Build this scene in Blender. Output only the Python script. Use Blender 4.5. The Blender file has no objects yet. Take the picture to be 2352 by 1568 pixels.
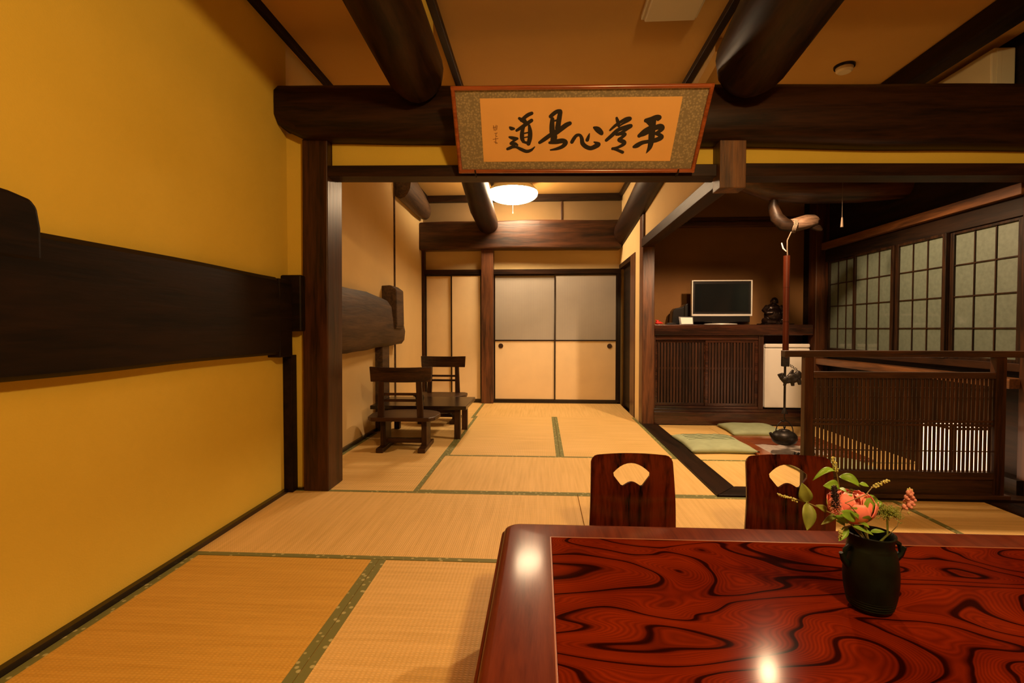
import bpy, bmesh, math, random
from mathutils import Vector, Matrix, noise as mnoise
random.seed(7)
sc = bpy.context.scene
COL = sc.collection
PI = math.pi

# ---------------------------------------------------------------- camera, world, lights, exposure
cam_d = bpy.data.cameras.new('camera'); cam_d.lens = 17.60; cam_d.sensor_width = 36; cam_d.clip_start = 0.02
cam = bpy.data.objects.new('camera', cam_d); COL.objects.link(cam); sc.camera = cam
cam.location = (0, 0, 1.0)
cam.rotation_euler = (math.radians(90 - 1.442), 0, math.radians(3.335))
sc.view_settings.view_transform = 'Standard'; sc.view_settings.look = 'None'
sc.view_settings.exposure = 0.0; sc.view_settings.gamma = 1.0
sc.view_settings.use_curve_mapping = False
w = bpy.data.worlds.new('world'); sc.world = w; w.use_nodes = True
w.node_tree.nodes['Background'].inputs[0].default_value = (1, .62, .3, 1)
w.node_tree.nodes['Background'].inputs[1].default_value = 0.004

def light(name, kind, loc, energy, color, size=.1, rot=(0, 0, 0), **kw):
    d = bpy.data.lights.new(name, kind); d.energy = energy; d.color = color
    if kind in ('POINT', 'SPOT'): d.shadow_soft_size = size
    for k, v in kw.items(): setattr(d, k, v)
    o = bpy.data.objects.new(name, d); o.location = loc; o.rotation_euler = rot; COL.objects.link(o)
    return o
WARM = (1.0, .60, .26)
light('front_room_pendant_light', 'POINT', (.76, -.10, 2.31), 192, (1, .615, .25), .10)
light('hearth_room_downlight', 'SPOT', (1.66, 3.70, 2.17), 235, (1, .63, .35), .05, spot_size=math.radians(156), spot_blend=.25)
LAMP_STRENGTH = 62
LANTERN_STRENGTH = 3.2

# ---------------------------------------------------------------- materials
MATS = {}
def nt(name):
    m = bpy.data.materials.new(name); m.use_nodes = True
    t = m.node_tree; b = t.nodes['Principled BSDF']; MATS[name] = m
    return m, t, b
def N(t, kind, **kw):
    n = t.nodes.new(kind)
    for k, v in kw.items():
        if k.startswith('i_'): n.inputs[k[2:].replace('_', ' ')].default_value = v
        else: setattr(n, k, v)
    return n
def L(t, a, b): t.links.new(a, b)
def ramp(t, fac, stops):
    r = t.nodes.new('ShaderNodeValToRGB'); e = r.color_ramp.elements
    while len(e) < len(stops): e.new(.5)
    for i, (p, c) in enumerate(stops):
        e[i].position = p; e[i].color = (*c, 1)
    L(t, fac, r.inputs[0]); return r
def coords(t, scale=(1, 1, 1)):
    tc = t.nodes.new('ShaderNodeTexCoord'); mp = t.nodes.new('ShaderNodeMapping')
    mp.inputs['Scale'].default_value = scale
    L(t, tc.outputs['Object'], mp.inputs['Vector']); return mp.outputs[0]
def bump(t, b, h, s, d=.01):
    n = t.nodes.new('ShaderNodeBump'); n.inputs['Strength'].default_value = s; n.inputs['Distance'].default_value = d
    L(t, h, n.inputs['Height']); L(t, n.outputs[0], b.inputs['Normal'])
def plain(name, col, rough=.5, metal=0, spec=.5, coat=0, emit=None, es=0, var=0, nscale=30):
    m, t, b = nt(name)
    b.inputs['Roughness'].default_value = rough; b.inputs['Metallic'].default_value = metal
    b.inputs['Specular IOR Level'].default_value = spec; b.inputs['Coat Weight'].default_value = coat
    if var:
        v = coords(t); n = N(t, 'ShaderNodeTexNoise', i_Scale=nscale, i_Detail=4.0); L(t, v, n.inputs['Vector'])
        r = ramp(t, n.outputs[0], [(.3, tuple(c * (1 - var) for c in col)), (.7, tuple(min(1, c * (1 + var)) for c in col))])
        L(t, r.outputs[0], b.inputs['Base Color'])
    else:
        n = N(t, 'ShaderNodeRGB'); n.outputs[0].default_value = (*col, 1); L(t, n.outputs[0], b.inputs['Base Color'])
    if emit:
        b.inputs['Emission Color'].default_value = (*emit, 1); b.inputs['Emission Strength'].default_value = es
    return m
def wood(name, c1, c2, axis='X', rough=.4, scale=1.0, coat=0.0, bs=.25, spec=.5):
    m, t, b = nt(name)
    lo, hi = 1.2 * scale, 14 * scale
    v = coords(t, tuple(lo if a == axis else hi for a in 'XYZ'))
    n1 = N(t, 'ShaderNodeTexNoise', i_Scale=1.0, i_Detail=5.0, i_Roughness=.6, i_Distortion=.6); L(t, v, n1.inputs['Vector'])
    n2 = N(t, 'ShaderNodeTexNoise', i_Scale=6.0, i_Detail=3.0); L(t, v, n2.inputs['Vector'])
    mx = N(t, 'ShaderNodeMath', operation='MULTIPLY_ADD'); L(t, n2.outputs[0], mx.inputs[0]); mx.inputs[1].default_value = .35
    L(t, n1.outputs[0], mx.inputs[2])
    r = ramp(t, mx.outputs[0], [(.5, c1), (.82, c2)])
    L(t, r.outputs[0], b.inputs['Base Color'])
    b.inputs['Roughness'].default_value = rough; b.inputs['Coat Weight'].default_value = coat; b.inputs['Coat Roughness'].default_value = .15
    b.inputs['Specular IOR Level'].default_value = spec
    bump(t, b, mx.outputs[0], bs, .006)
    return m
def plaster(name, col, col2):
    m, t, b = nt(name); v = coords(t)
    n = N(t, 'ShaderNodeTexNoise', i_Scale=1.6, i_Detail=6.0, i_Roughness=.6); L(t, v, n.inputs['Vector'])
    r = ramp(t, n.outputs[0], [(.3, col), (.7, col2)]); L(t, r.outputs[0], b.inputs['Base Color'])
    n2 = N(t, 'ShaderNodeTexNoise', i_Scale=160.0, i_Detail=4.0); L(t, v, n2.inputs['Vector'])
    bump(t, b, n2.outputs[0], .22, .004)
    b.inputs['Roughness'].default_value = .92; b.inputs['Specular IOR Level'].default_value = .15
    return m

M_PLASTER = plaster('ochre_plaster', (.60, .435, .058), (.66, .485, .075))
M_PLASTER2 = plaster('sand_plaster', (.72, .54, .26), (.78, .59, .29))
M_BROWNWALL = plaster('brown_plaster', (.17, .085, .03), (.20, .10, .035))
M_CEIL = plaster('ceiling_paper', (.54, .33, .10), (.58, .36, .115))
M_WX = wood('dark_wood_x', (.004, .0016, .0007), (.028, .010, .003), 'X', .45, spec=.22)
M_WY = wood('dark_wood_y', (.004, .0018, .0008), (.030, .011, .0035), 'Y', .45, spec=.22)
M_WZ = wood('dark_wood_z', (.010, .004, .002), (.060, .020, .006), 'Z', .38, spec=.3)
M_BLACKW = wood('smoked_black_wood', (.003, .0015, .0007), (.014, .006, .0022), 'Y', .55, spec=.18)
M_BLACKWX = wood('smoked_black_wood_x', (.003, .0015, .0007), (.014, .006, .0022), 'X', .5, spec=.18)
M_STUB = wood('worn_brown_wood', (.025, .010, .003), (.15, .065, .015), 'Z', .5)
M_REDX = wood('reddish_wood_x', (.008, .003, .0015), (.065, .022, .007), 'X', .38)
M_REDZ = wood('reddish_wood_z', (.03, .011, .005), (.15, .055, .02), 'Z', .38)
M_NAGESHI = wood('amber_wood_y', (.03, .011, .003), (.15, .058, .016), 'Y', .45)
M_WINFR = wood('window_frame_wood', (.004, .002, .001), (.022, .009, .003), 'Z', .45, 2, spec=.2)
M_OLD = wood('grey_old_timber', (.022, .011, .005), (.10, .052, .022), 'Y', .6, bs=.5)
M_SILL = wood('dark_sill_y', (.005, .0025, .001), (.022, .009, .0035), 'Y', .45, spec=.12)
M_SILLX = wood('dark_sill_x', (.005, .0025, .001), (.022, .009, .0035), 'X', .45, spec=.12)
M_CHAIR = wood('dark_chair_wood', (.014, .006, .003), (.060, .026, .009), 'X', .4, 2, spec=.25)
M_CHAIRZ = wood('dark_chair_wood_z', (.012, .005, .0025), (.052, .022, .008), 'Z', .4, 2, spec=.25)
M_SLAT = wood('lattice_wood', (.012, .005, .002), (.05, .019, .006), 'Z', .45, 2)
M_SLATX = wood('lattice_rail_wood', (.012, .005, .002), (.055, .021, .007), 'X', .45, 2)
M_LACQ = plain('dark_lacquer', (.012, .006, .004), .25, var=.2)
M_CABX = wood('cabinet_wood', (.010, .004, .003), (.06, .020, .010), 'X', .22, coat=.3)
M_CABZ = wood('cabinet_slat_wood', (.012, .005, .003), (.06, .022, .011), 'Z', .3)
M_FRIDGE = plain('cream_white_enamel', (.72, .70, .66), .28)
M_BLACK = plain('black_plastic', (.008, .008, .009), .25)
M_SCREEN = plain('tv_glass', (.004, .006, .007), .12)
M_SILVER = plain('silver_plastic', (.62, .60, .56), .35, .35)
M_CREAM = plain('cream_plastic', (.72, .66, .48), .4)
M_IRON = plain('cast_iron', (.022, .018, .015), .42, .6, var=.4, nscale=60)
M_BRONZE = plain('dark_bronze', (.022, .012, .009), .28, .5, var=.5, nscale=40)
M_ASH = plain('hearth_ash', (.36, .31, .27), .95, var=.2, nscale=25)
M_PAPERW = plain('white_card', (.75, .73, .70), .6)
M_REDOBJ = plain('red_cloth', (.55, .02, .01), .6)
M_ROPE = plain('hemp_rope', (.10, .07, .045), .8)
M_PALE = wood('pale_cut_wood', (.035, .017, .009), (.13, .08, .05), 'X', .5, 2)
M_BAMBOO = wood('red_brown_bamboo', (.028, .0045, .0012), (.055, .010, .003), 'Z', .35, spec=.25)
M_PULL = plain('round_door_pull', (.05, .022, .010), .35, .3)
M_AC = plain('ac_white_plastic', (.62, .58, .42), .45)

# fusuma papers
def paper(name, c, stripe=0):
    m, t, b = nt(name); v = coords(t, (1, 1, 1))
    n = N(t, 'ShaderNodeTexNoise', i_Scale=5.0, i_Detail=5.0); L(t, v, n.inputs['Vector'])
    r = ramp(t, n.outputs[0], [(.3, tuple(x * .93 for x in c)), (.7, c)])
    out = r.outputs[0]
    if stripe:
        wv = N(t, 'ShaderNodeTexWave', bands_direction='X', i_Scale=28.0, i_Distortion=1.0); L(t, v, wv.inputs['Vector'])
        mx = N(t, 'ShaderNodeMix', data_type='RGBA', blend_type='MULTIPLY'); mx.inputs['Factor'].default_value = stripe
        L(t, out, mx.inputs['A']); L(t, wv.outputs[0], mx.inputs['B']); out = mx.outputs['Result']
    L(t, out, b.inputs['Base Color']); b.inputs['Roughness'].default_value = .8
    return m
M_FUS_CREAM = paper('cream_sliding_door_paper', (.78, .62, .36))
M_FUS_WHITE = paper('pale_striped_door_paper', (.40, .37, .32), .14)
M_FUS_TAN = paper('tan_door_paper', (.80, .62, .36))
M_BACKUP = plaster('dimmed_upper_plaster', (.20, .135, .06), (.23, .15, .07))  # darker colour stands in for weak light on the upper rear wall
m, t, b = nt('window_paper'); M_SHOJI = m
v = coords(t); n = N(t, 'ShaderNodeTexNoise', i_Scale=40.0, i_Detail=5.0); L(t, v, n.inputs['Vector'])
r = ramp(t, n.outputs[0], [(.3, (.064, .084, .064)), (.7, (.084, .108, .084))]); L(t, r.outputs[0], b.inputs['Base Color'])
b.inputs['Roughness'].default_value = .6; b.inputs['Coat Weight'].default_value = .6; b.inputs['Coat Roughness'].default_value = .06

# tatami: rush weave, long side along local X
def tatami(name, c1, c2):
    m, t, b = nt(name)
    v = coords(t)
    wv = N(t, 'ShaderNodeTexWave', bands_direction='Y', i_Scale=21.0, i_Distortion=.25, i_Detail=1.0); L(t, v, wv.inputs['Vector'])
    wx = N(t, 'ShaderNodeTexWave', bands_direction='X', i_Scale=33.0, i_Distortion=.6, i_Detail=1.0); L(t, v, wx.inputs['Vector'])
    nz = N(t, 'ShaderNodeTexNoise', i_Scale=1.0, i_Detail=4.0)
    v2 = coords(t, (55, 2.2, 1)); L(t, v2, nz.inputs['Vector'])
    v3 = coords(t, (1.5, 1.5, 1)); nb = N(t, 'ShaderNodeTexNoise', i_Scale=1.0, i_Detail=3.0); L(t, v3, nb.inputs['Vector'])
    a = N(t, 'ShaderNodeMath', operation='MULTIPLY'); L(t, wv.outputs[0], a.inputs[0]); L(t, wx.outputs[0], a.inputs[1])
    s = N(t, 'ShaderNodeMath', operation='MULTIPLY_ADD'); L(t, a.outputs[0], s.inputs[0]); s.inputs[1].default_value = .35; L(t, nz.outputs[0], s.inputs[2])
    s2 = N(t, 'ShaderNodeMath', operation='MULTIPLY_ADD'); L(t, nb.outputs[0], s2.inputs[0]); s2.inputs[1].default_value = .4; L(t, s.outputs[0], s2.inputs[2])
    r = ramp(t, s2.outputs[0], [(.45, c1), (1.0, c2)]); L(t, r.outputs[0], b.inputs['Base Color'])
    b.inputs['Roughness'].default_value = .55; b.inputs['Specular IOR Level'].default_value = .35
    bump(t, b, a.outputs[0], .35, .003)
    return m
M_TAT = tatami('rush_tatami', (.57, .375, .115), (.75, .51, .195))
M_TAT2 = tatami('sheen_toned_tatami', (.48, .27, .04), (.62, .37, .07))  # darker, more orange colour stands in for this mat's different sheen
m, t, b = nt('green_border_cloth'); M_HERI = m
v = coords(t, (1, 1, 1))
vo = N(t, 'ShaderNodeTexVoronoi', i_Scale=34.0); L(t, v, vo.inputs['Vector'])
r = ramp(t, vo.outputs['Distance'], [(.20, (.42, .40, .18)), (.30, (.16, .165, .045))]); L(t, r.outputs[0], b.inputs['Base Color'])
b.inputs['Roughness'].default_value = .7

# zelkova table top: big looping grain
def keyaki():
    m, t, b = nt('zelkova_veneer')
    v = coords(t, (1.5, 3.6, 1))
    n = N(t, 'ShaderNodeTexNoise', i_Scale=1.25, i_Detail=1.4, i_Roughness=.45, i_Distortion=.55); L(t, v, n.inputs['Vector'])
    def bands(k, stops):
        a = N(t, 'ShaderNodeMath', operation='MULTIPLY'); L(t, n.outputs[0], a.inputs[0]); a.inputs[1].default_value = k
        f = N(t, 'ShaderNodeMath', operation='FRACT'); L(t, a.outputs[0], f.inputs[0]); return ramp(t, f.outputs[0], stops)
    big = bands(9.5, [(0, (.10, .10, .10)), (.05, (.14, .14, .14)), (.09, (.8, .8, .8)), (.7, (1, 1, 1)), (.92, (.62, .62, .62)), (.97, (.14, .14, .14)), (1, (.10, .10, .10))])
    fine = bands(92, [(0, (.55, .55, .55)), (.5, (1, 1, 1)), (1, (.55, .55, .55))])
    n3 = N(t, 'ShaderNodeTexNoise', i_Scale=3.0, i_Detail=3.0); L(t, coords(t), n3.inputs['Vector'])
    base = ramp(t, n3.outputs[0], [(.3, (.11, .0085, .0014)), (.7, (.205, .020, .0025))])
    x1 = N(t, 'ShaderNodeMix', data_type='RGBA', blend_type='MULTIPLY'); x1.inputs['Factor'].default_value = 1
    L(t, base.outputs[0], x1.inputs['A']); L(t, big.outputs[0], x1.inputs['B'])
    x2 = N(t, 'ShaderNodeMix', data_type='RGBA', blend_type='MULTIPLY'); x2.inputs['Factor'].default_value = .8
    L(t, x1.outputs['Result'], x2.inputs['A']); L(t, fine.outputs[0], x2.inputs['B'])
    L(t, x2.outputs['Result'], b.inputs['Base Color'])
    b.inputs['Roughness'].default_value = .4; b.inputs['Specular IOR Level'].default_value = 0; b.inputs['Coat Weight'].default_value = .05; b.inputs['Coat Roughness'].default_value = .13
    return m
M_KEYAKI = keyaki()
M_TFRAME = wood('red_lacquered_wood', (.10, .014, .004), (.19, .028, .007), 'X', .35, 2, coat=.5, bs=.05, spec=.1)
M_TFRAMEY = wood('red_lacquered_wood_y', (.085, .014, .005), (.14, .026, .009), 'Y', .35, 2, coat=.34, bs=.03, spec=.03)
M_TLINE = plain('table_inlay_line', (.30, .10, .04), .3)
M_ZAISU = wood('glossy_zaisu_wood', (.002, .0008, .0005), (.10, .014, .003), 'Z', .25, 1.3, coat=.35, bs=.05, spec=.1)
M_FRAMEW = wood('red_frame_wood', (.16, .035, .009), (.30, .075, .018), 'X', .25, 2, coat=.5, bs=.05)
m, t, b = nt('brocade_mount'); M_BROC = m
v = coords(t); vo = N(t, 'ShaderNodeTexVoronoi', i_Scale=85.0); L(t, v, vo.inputs['Vector'])
r = ramp(t, vo.outputs['Distance'], [(.2, (.34, .29, .17)), (.6, (.20, .17, .10))]); L(t, r.outputs[0], b.inputs['Base Color']); b.inputs['Roughness'].default_value = .6
M_CPAPER = paper('calligraphy_paper', (.74, .44, .14))
M_INK = plain('black_ink', (.012, .009, .006), .7)
M_FAINT = plain('faint_brown_ink', (.22, .10, .03), .7)
M_CUSH = plain('sage_green_cloth', (.33, .39, .235), .8, var=.1, nscale=14)
M_CUSHP = plain('dark_sage_thread', (.15, .20, .12), .8)
M_VASE = plain('black_green_glaze', (.004, .007, .004), .4, spec=.22, var=.5, nscale=25)
M_LEAF = plain('fresh_green_leaf', (.16, .32, .03), .45, var=.3, nscale=30)
M_LEAF2 = plain('olive_leaf', (.17, .22, .04), .5, var=.3, nscale=30)
M_STEM = plain('brown_green_stem', (.20, .16, .05), .6)
M_BUDS = plain('yellow_green_buds', (.45, .45, .14), .6)
M_DSPIKE = plain('dark_purple_spike', (.018, .006, .010), .7)
M_PINKF = plain('soft_pink_floret', (.55, .23, .20), .6)
m, t, b = nt('pink_petal_green_spots'); M_PETAL = m
v = coords(t); n = N(t, 'ShaderNodeTexNoise', i_Scale=45.0, i_Detail=0.0); L(t, v, n.inputs['Vector'])
r = ramp(t, n.outputs[0], [(.59, (.92, .27, .24)), (.62, (.17, .27, .03))]); L(t, r.outputs[0], b.inputs['Base Color'])
b.inputs['Roughness'].default_value = .5; b.inputs['Subsurface Weight'].default_value = .0
M_LAMP = plain('glowing_lamp_shade', (.8, .8, .8), .5, emit=(1, .69, .40), es=LAMP_STRENGTH)
M_LAMPRIM = plain('glowing_lamp_rim', (.8, .8, .8), .5, emit=(1, .69, .40), es=90)
M_LANT = plain('glowing_lantern_paper', (.8, .8, .8), .6, emit=(1, .60, .35), es=LANTERN_STRENGTH)

# ---------------------------------------------------------------- mesh helpers
def wloc(o):
    v = Vector((0, 0, 0))
    while o: v += o.location; o = o.parent
    return v
class MB:
    def __init__(s): s.bm = bmesh.new()
    def quadbox(s, P):           # 8 corners: bottom loop 4, top loop 4
        v = [s.bm.verts.new(p) for p in P]
        for f in ((3, 2, 1, 0), (4, 5, 6, 7), (0, 1, 5, 4), (1, 2, 6, 5), (2, 3, 7, 6), (3, 0, 4, 7)):
            s.bm.faces.new([v[i] for i in f])
        return s
    def box(s, x0, x1, y0, y1, z0, z1):
        return s.quadbox([(x0, y0, z0), (x1, y0, z0), (x1, y1, z0), (x0, y1, z0), (x0, y0, z1), (x1, y0, z1), (x1, y1, z1), (x0, y1, z1)])
    def beamx(s, xa, za0, za1, xb, zb0, zb1, y0, y1):   # beam along X with its own heights at each end
        return s.quadbox([(xa, y0, za0), (xb, y0, zb0), (xb, y1, zb0), (xa, y1, za0), (xa, y0, za1), (xb, y0, zb1), (xb, y1, zb1), (xa, y1, za1)])
    def prism(s, poly, axis, a, b):
        def P(u, v, w): return {'X': (w, u, v), 'Y': (u, w, v), 'Z': (u, v, w)}[axis]
        A = [s.bm.verts.new(P(u, v, a)) for u, v in poly]; B = [s.bm.verts.new(P(u, v, b)) for u, v in poly]
        n = len(poly); s.bm.faces.new(A); s.bm.faces.new(B[::-1])
        for i in range(n): s.bm.faces.new((A[i], A[(i + 1) % n], B[(i + 1) % n], B[i]))
        return s
    def tube(s, pts, rad, n=12, sq=(1, 1), wob=0, up=None, cap=True):
        pts = [Vector(p) for p in pts]
        if not hasattr(rad, '__len__'): rad = [rad] * len(pts)
        rings = []; u = None
        for i, p in enumerate(pts):
            d = (pts[min(i + 1, len(pts) - 1)] - pts[max(i - 1, 0)]).normalized()
            if u is None:
                u = Vector(up) if up else (Vector((0, 0, 1)) if abs(d.z) < .9 else Vector((1, 0, 0)))
            u = (u - d * u.dot(d)).normalized(); w_ = d.cross(u)
            R = []
            for k in range(n):
                a = 2 * PI * k / n
                rr = rad[i] * (1 + (wob * mnoise.noise(Vector((p.x * 3 + math.cos(a) * 1.5, p.y * 3 + math.sin(a) * 1.5, p.z * 3))) if wob else 0))
                R.append(s.bm.verts.new(p + w_ * math.cos(a) * rr * sq[0] + u * math.sin(a) * rr * sq[1]))
            rings.append(R)
        for A, B in zip(rings, rings[1:]):
            for k in range(n): s.bm.faces.new((A[k], A[(k + 1) % n], B[(k + 1) % n], B[k]))
        if cap: s.bm.faces.new(rings[0][::-1]); s.bm.faces.new(rings[-1])
        return s
    def cyl(s, p0, p1, r0, r1=None, n=16): return s.tube([p0, p1], [r0, r0 if r1 is None else r1], n)
    def lathe(s, prof, c=(0, 0, 0), n=32, fn=None):
        rings = []
        for r, z in prof:
            rings.append([s.bm.verts.new((c[0] + max(r, 1e-4) * math.cos(2 * PI * k / n), c[1] + max(r, 1e-4) * math.sin(2 * PI * k / n), c[2] + z)) for k in range(n)])
        for A, B in zip(rings, rings[1:]):
            for k in range(n): s.bm.faces.new((A[k], A[(k + 1) % n], B[(k + 1) % n], B[k]))
        s.bm.faces.new(rings[0][::-1]); s.bm.faces.new(rings[-1]); return s
    def ball(s, c, r, sx=1, sy=1, sz=1, n=2):
        g = bmesh.ops.create_icosphere(s.bm, subdivisions=n, radius=r)
        for v in g['verts']: v.co = Vector((v.co.x * sx + c[0], v.co.y * sy + c[1], v.co.z * sz + c[2]))
        return s
    def build(s, name, mat, parent=None, bev=0, smooth=None, world=True, seg=2):
        bmesh.ops.recalc_face_normals(s.bm, faces=s.bm.faces)
        if parent is not None and world:
            bmesh.ops.translate(s.bm, verts=s.bm.verts, vec=-wloc(parent))
        if smooth is not None:
            for f in s.bm.faces: f.smooth = True
            lim = math.radians(smooth)
            for e in s.bm.edges:
                if len(e.link_faces) == 2 and e.calc_face_angle(0) > lim: e.smooth = False
        me = bpy.data.meshes.new(name); s.bm.to_mesh(me); s.bm.free()
        o = bpy.data.objects.new(name, me); COL.objects.link(o)
        if mat: me.materials.append(mat)
        if parent is not None: o.parent = parent
        if bev:
            md = o.modifiers.new('bevel', 'BEVEL'); md.width = bev; md.segments = seg; md.limit_method = 'ANGLE'
        return o
def thing(name, label, cat, loc=(0, 0, 0), rz=0, group=None):
    o = bpy.data.objects.new(name, None); COL.objects.link(o); o.empty_display_size = .05
    o.location = loc; o.rotation_euler = (0, 0, rz); o['label'] = label; o['category'] = cat
    if group: o['group'] = group
    return o
def tag(o, label, cat, group=None):
    o['label'] = label; o['category'] = cat
    if group: o['group'] = group
    return o
def struct(o): o['kind'] = 'structure'; return o
def dup(root, loc, rz, label, group=None):
    r = root.copy(); COL.objects.link(r); r.location = loc; r.rotation_euler = (0, 0, rz); r['label'] = label
    if group: r['group'] = group
    def rec(a, b_):
        for ch in list(a.children):
            c = ch.copy(); COL.objects.link(c); c.parent = b_; rec(ch, c)
    rec(root, r); return r
def bake(o):                      # apply modifiers
    dg = bpy.context.evaluated_depsgraph_get(); dg.update()
    me = bpy.data.meshes.new_from_object(o.evaluated_get(dg)); o.modifiers.clear(); o.data = me; return o
def lerp(a, b, t): return a + (b - a) * t

# ================================================================ THE ROOM SHELL
ZC = 2.80
struct(MB().box(-1.75, 3.05, -1.4, 7.0, -.15, -.052).build('floor', M_SILLX))
struct(MB().box(-1.75, 3.05, -1.4, 7.0, ZC, ZC + .1).build('ceiling', M_CEIL))
struct(MB().box(-1.72, -1.57, -1.4, 3.03, -.05, ZC).build('wall_left', M_PLASTER))
struct(MB().box(-1.75, -1.62, 3.03, 6.9, -.05, ZC).build('wall_left_rear', M_PLASTER2))
struct(MB().box(-1.57, -1.44, 3.03, 3.12, -.05, 2.20).build('wall_left_return', M_PLASTER))
struct(MB().box(-1.75, 3.05, 6.82, 6.95, -.05, 2.25).build('wall_back', M_PLASTER2))
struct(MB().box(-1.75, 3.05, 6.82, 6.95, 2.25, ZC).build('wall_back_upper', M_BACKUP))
struct(MB().box(-1.75, 3.05, -1.5, -1.4, -.05, ZC).build('wall_behind', M_BROWNWALL))
struct(MB().box(2.98, 3.10, -1.4, 3.2, -.05, ZC).build('wall_right', M_BROWNWALL))
struct(MB().box(2.92, 3.10, 3.2, 5.9, -.05, ZC).build('wall_right_rear', M_BLACKW))
# strip of plaster between the great beam and the lintel
struct(MB().box(-1.29, 2.86, 3.05, 3.11, 1.93, 2.20).build('wall_front', M_PLASTER))
# partition between the rear room and the hearth room
struct(MB().prism([(3.11, 1.93), (5.28, 1.93), (5.28, 2.20), (4.4, 2.29), (3.3, 2.365), (3.11, 2.37)], 'X', 1.075, 1.13).build('wall_partition', M_PLASTER2))
struct(MB().prism([(3.22, ZC), (6.82, ZC), (6.82, 2.40), (5.6, 2.51), (4.4, 2.63), (3.22, 2.72)], 'X', 1.075, 1.13).build('wall_partition_top', M_PLASTER2))
pw = MB(); pw.prism([(5.455, -.05), (5.70, -.05), (5.70, 1.86), (6.82, 1.86), (6.82, 2.06), (5.6, 2.165), (5.455, 2.18)], 'X', 1.055, 1.13)
struct(pw.build('wall_partition_rear', M_PLASTER2))
# recess wall of the hearth room
struct(MB().box(1.13, 2.92, 5.78, 5.86, -.05, ZC).build('wall_recess', M_BROWNWALL))
# dark boarded ceiling over the hearth
struct(MB().box(1.13, 2.92, 3.98, 5.78, 2.62, 2.68).build('ceiling_hearth', M_BLACKWX))
# infill walls over the two log rafters
struct(MB().prism([(-1.4, ZC), (-1.4, 2.745), (1.4, 2.722), (2.2, 2.66), (2.88, 2.57), (2.88, ZC)], 'X', -.665, -.62).build('wall_over_rafter', M_PLASTER))
struct(MB().prism([(-1.4, ZC), (-1.4, 2.785), (1.4, 2.755), (2.2, 2.69), (2.88, 2.59), (2.88, ZC)], 'X', 1.07, 1.12).build('wall_over_rafter_right', M_PLASTER))

# trims: each a run of timber fixed to the room
trims = []
def trim(mb, mat=M_WX, bev=.003):
    o = mb.build('trim_%d' % (len(trims) + 1), mat, bev=bev); trims.append(o); return struct(o)
trim(MB().box(-.62, -.575, -1.4, 6.8, 2.755, ZC), M_WY)
trim(MB().box(1.025, 1.07, -1.4, 6.8, 2.755, ZC), M_WY)
trim(MB().box(-1.57, -1.535, -1.4, 6.8, 2.75, ZC), M_BLACKW)
trim(MB().beamx(-1.30, 1.925, 1.99, 1.03, 1.885, 1.955, 2.99, 3.12), M_WX)       # lintel, left span
trim(MB().beamx(1.13, 1.885, 1.958, 2.86, 1.858, 1.925, 2.99, 3.13), M_WX)       # lintel, right span
trim(MB().box(1.04, 1.155, 3.12, 5.30, 1.85, 1.935), M_WY)                        # side lintel of the hearth room
trim(MB().box(-1.62, 1.055, 6.74, 6.82, 2.715, ZC), M_WX)                         # rear ceiling rail
trim(MB().box(.262, .285, 6.80, 6.825, 2.40, 2.72), M_REDZ)                       # thin rear batten
trim(MB().box(-1.62, 1.055, 6.73, 6.82, 1.735, 1.80), M_WX)                       # rear lintel
trim(MB().box(-1.60, 1.055, 6.73, 6.82, -.05, .02), M_LACQ)                       # rear sill
trim(MB().box(-1.62, -1.58, 6.72, 6.82, 0, 2.10), M_WZ)                           # rear left jamb
trim(MB().box(1.045, 1.14, 5.70, 5.98, -.05, 1.86), M_REDZ)                       # doorway jamb
trim(MB().box(1.045, 1.14, 5.98, 6.82, 1.80, 1.86), M_WY)                         # doorway head
trim(MB().box(1.13, 2.79, 5.30, 5.40, 2.06, 2.10), M_REDX)
trim(MB().box(1.13, 2.79, 5.34, 5.44, 2.12, 2.16), M_REDX)
trim(MB().box(2.84, 2.93, 3.16, 5.32, 1.80, 1.868), M_NAGESHI)                    # rail over the windows
trim(MB().box(2.88, 2.93, 3.16, 5.32, 1.68, 1.80), M_BLACKW)
trim(MB().box(2.80, 2.93, 3.16, 5.32, .64, .70), M_NAGESHI)                       # window ledge
trim(MB().box(2.87, 2.93, 3.16, 5.32, .74, .79), M_WY)
trim(MB().box(2.82, 2.93, 3.12, 5.28, -.05, .10), M_BLACKW)                       # base board under the windows
trim(MB().box(2.555, 2.98, -1.4, 2.98, -.05, .012), M_SILL)                       # floor board at the right
trim(MB().quadbox([(1.05, 3.025, -.05), (1.21, 3.20, -.05), (1.21, 5.28, -.05), (1.05, 5.28, -.05), (1.05, 3.025, .012), (1.21, 3.20, .012), (1.21, 5.28, .012), (1.05, 5.28, .012)]), M_SILL)
trim(MB().quadbox([(1.055, 3.025, -.05), (2.86, 3.025, -.05), (2.86, 3.20, -.05), (1.215, 3.20, -.05), (1.055, 3.025, .012), (2.86, 3.025, .012), (2.86, 3.20, .012), (1.215, 3.20, .012)]), M_SILLX)
trim(MB().box(2.475, 2.61, 2.3, 3.96, 2.66, ZC), M_BLACKW, .02)                   # ceiling edge beam by the air conditioner
trim(MB().box(1.13, 2.92, 3.92, 3.98, 2.55, ZC), M_BLACKWX)
struct(MB().box(-1.57, -1.545, -1.4, 2.96, 0, .022).build('baseboard_left', M_LACQ))
struct(MB().box(-1.57, -1.45, 3.005, 3.03, 0, .012).build('baseboard_return', M_LACQ))
struct(MB().box(-1.62, -1.60, 3.2, 6.75, 0, .03).build('baseboard_left_rear', M_LACQ))

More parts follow.
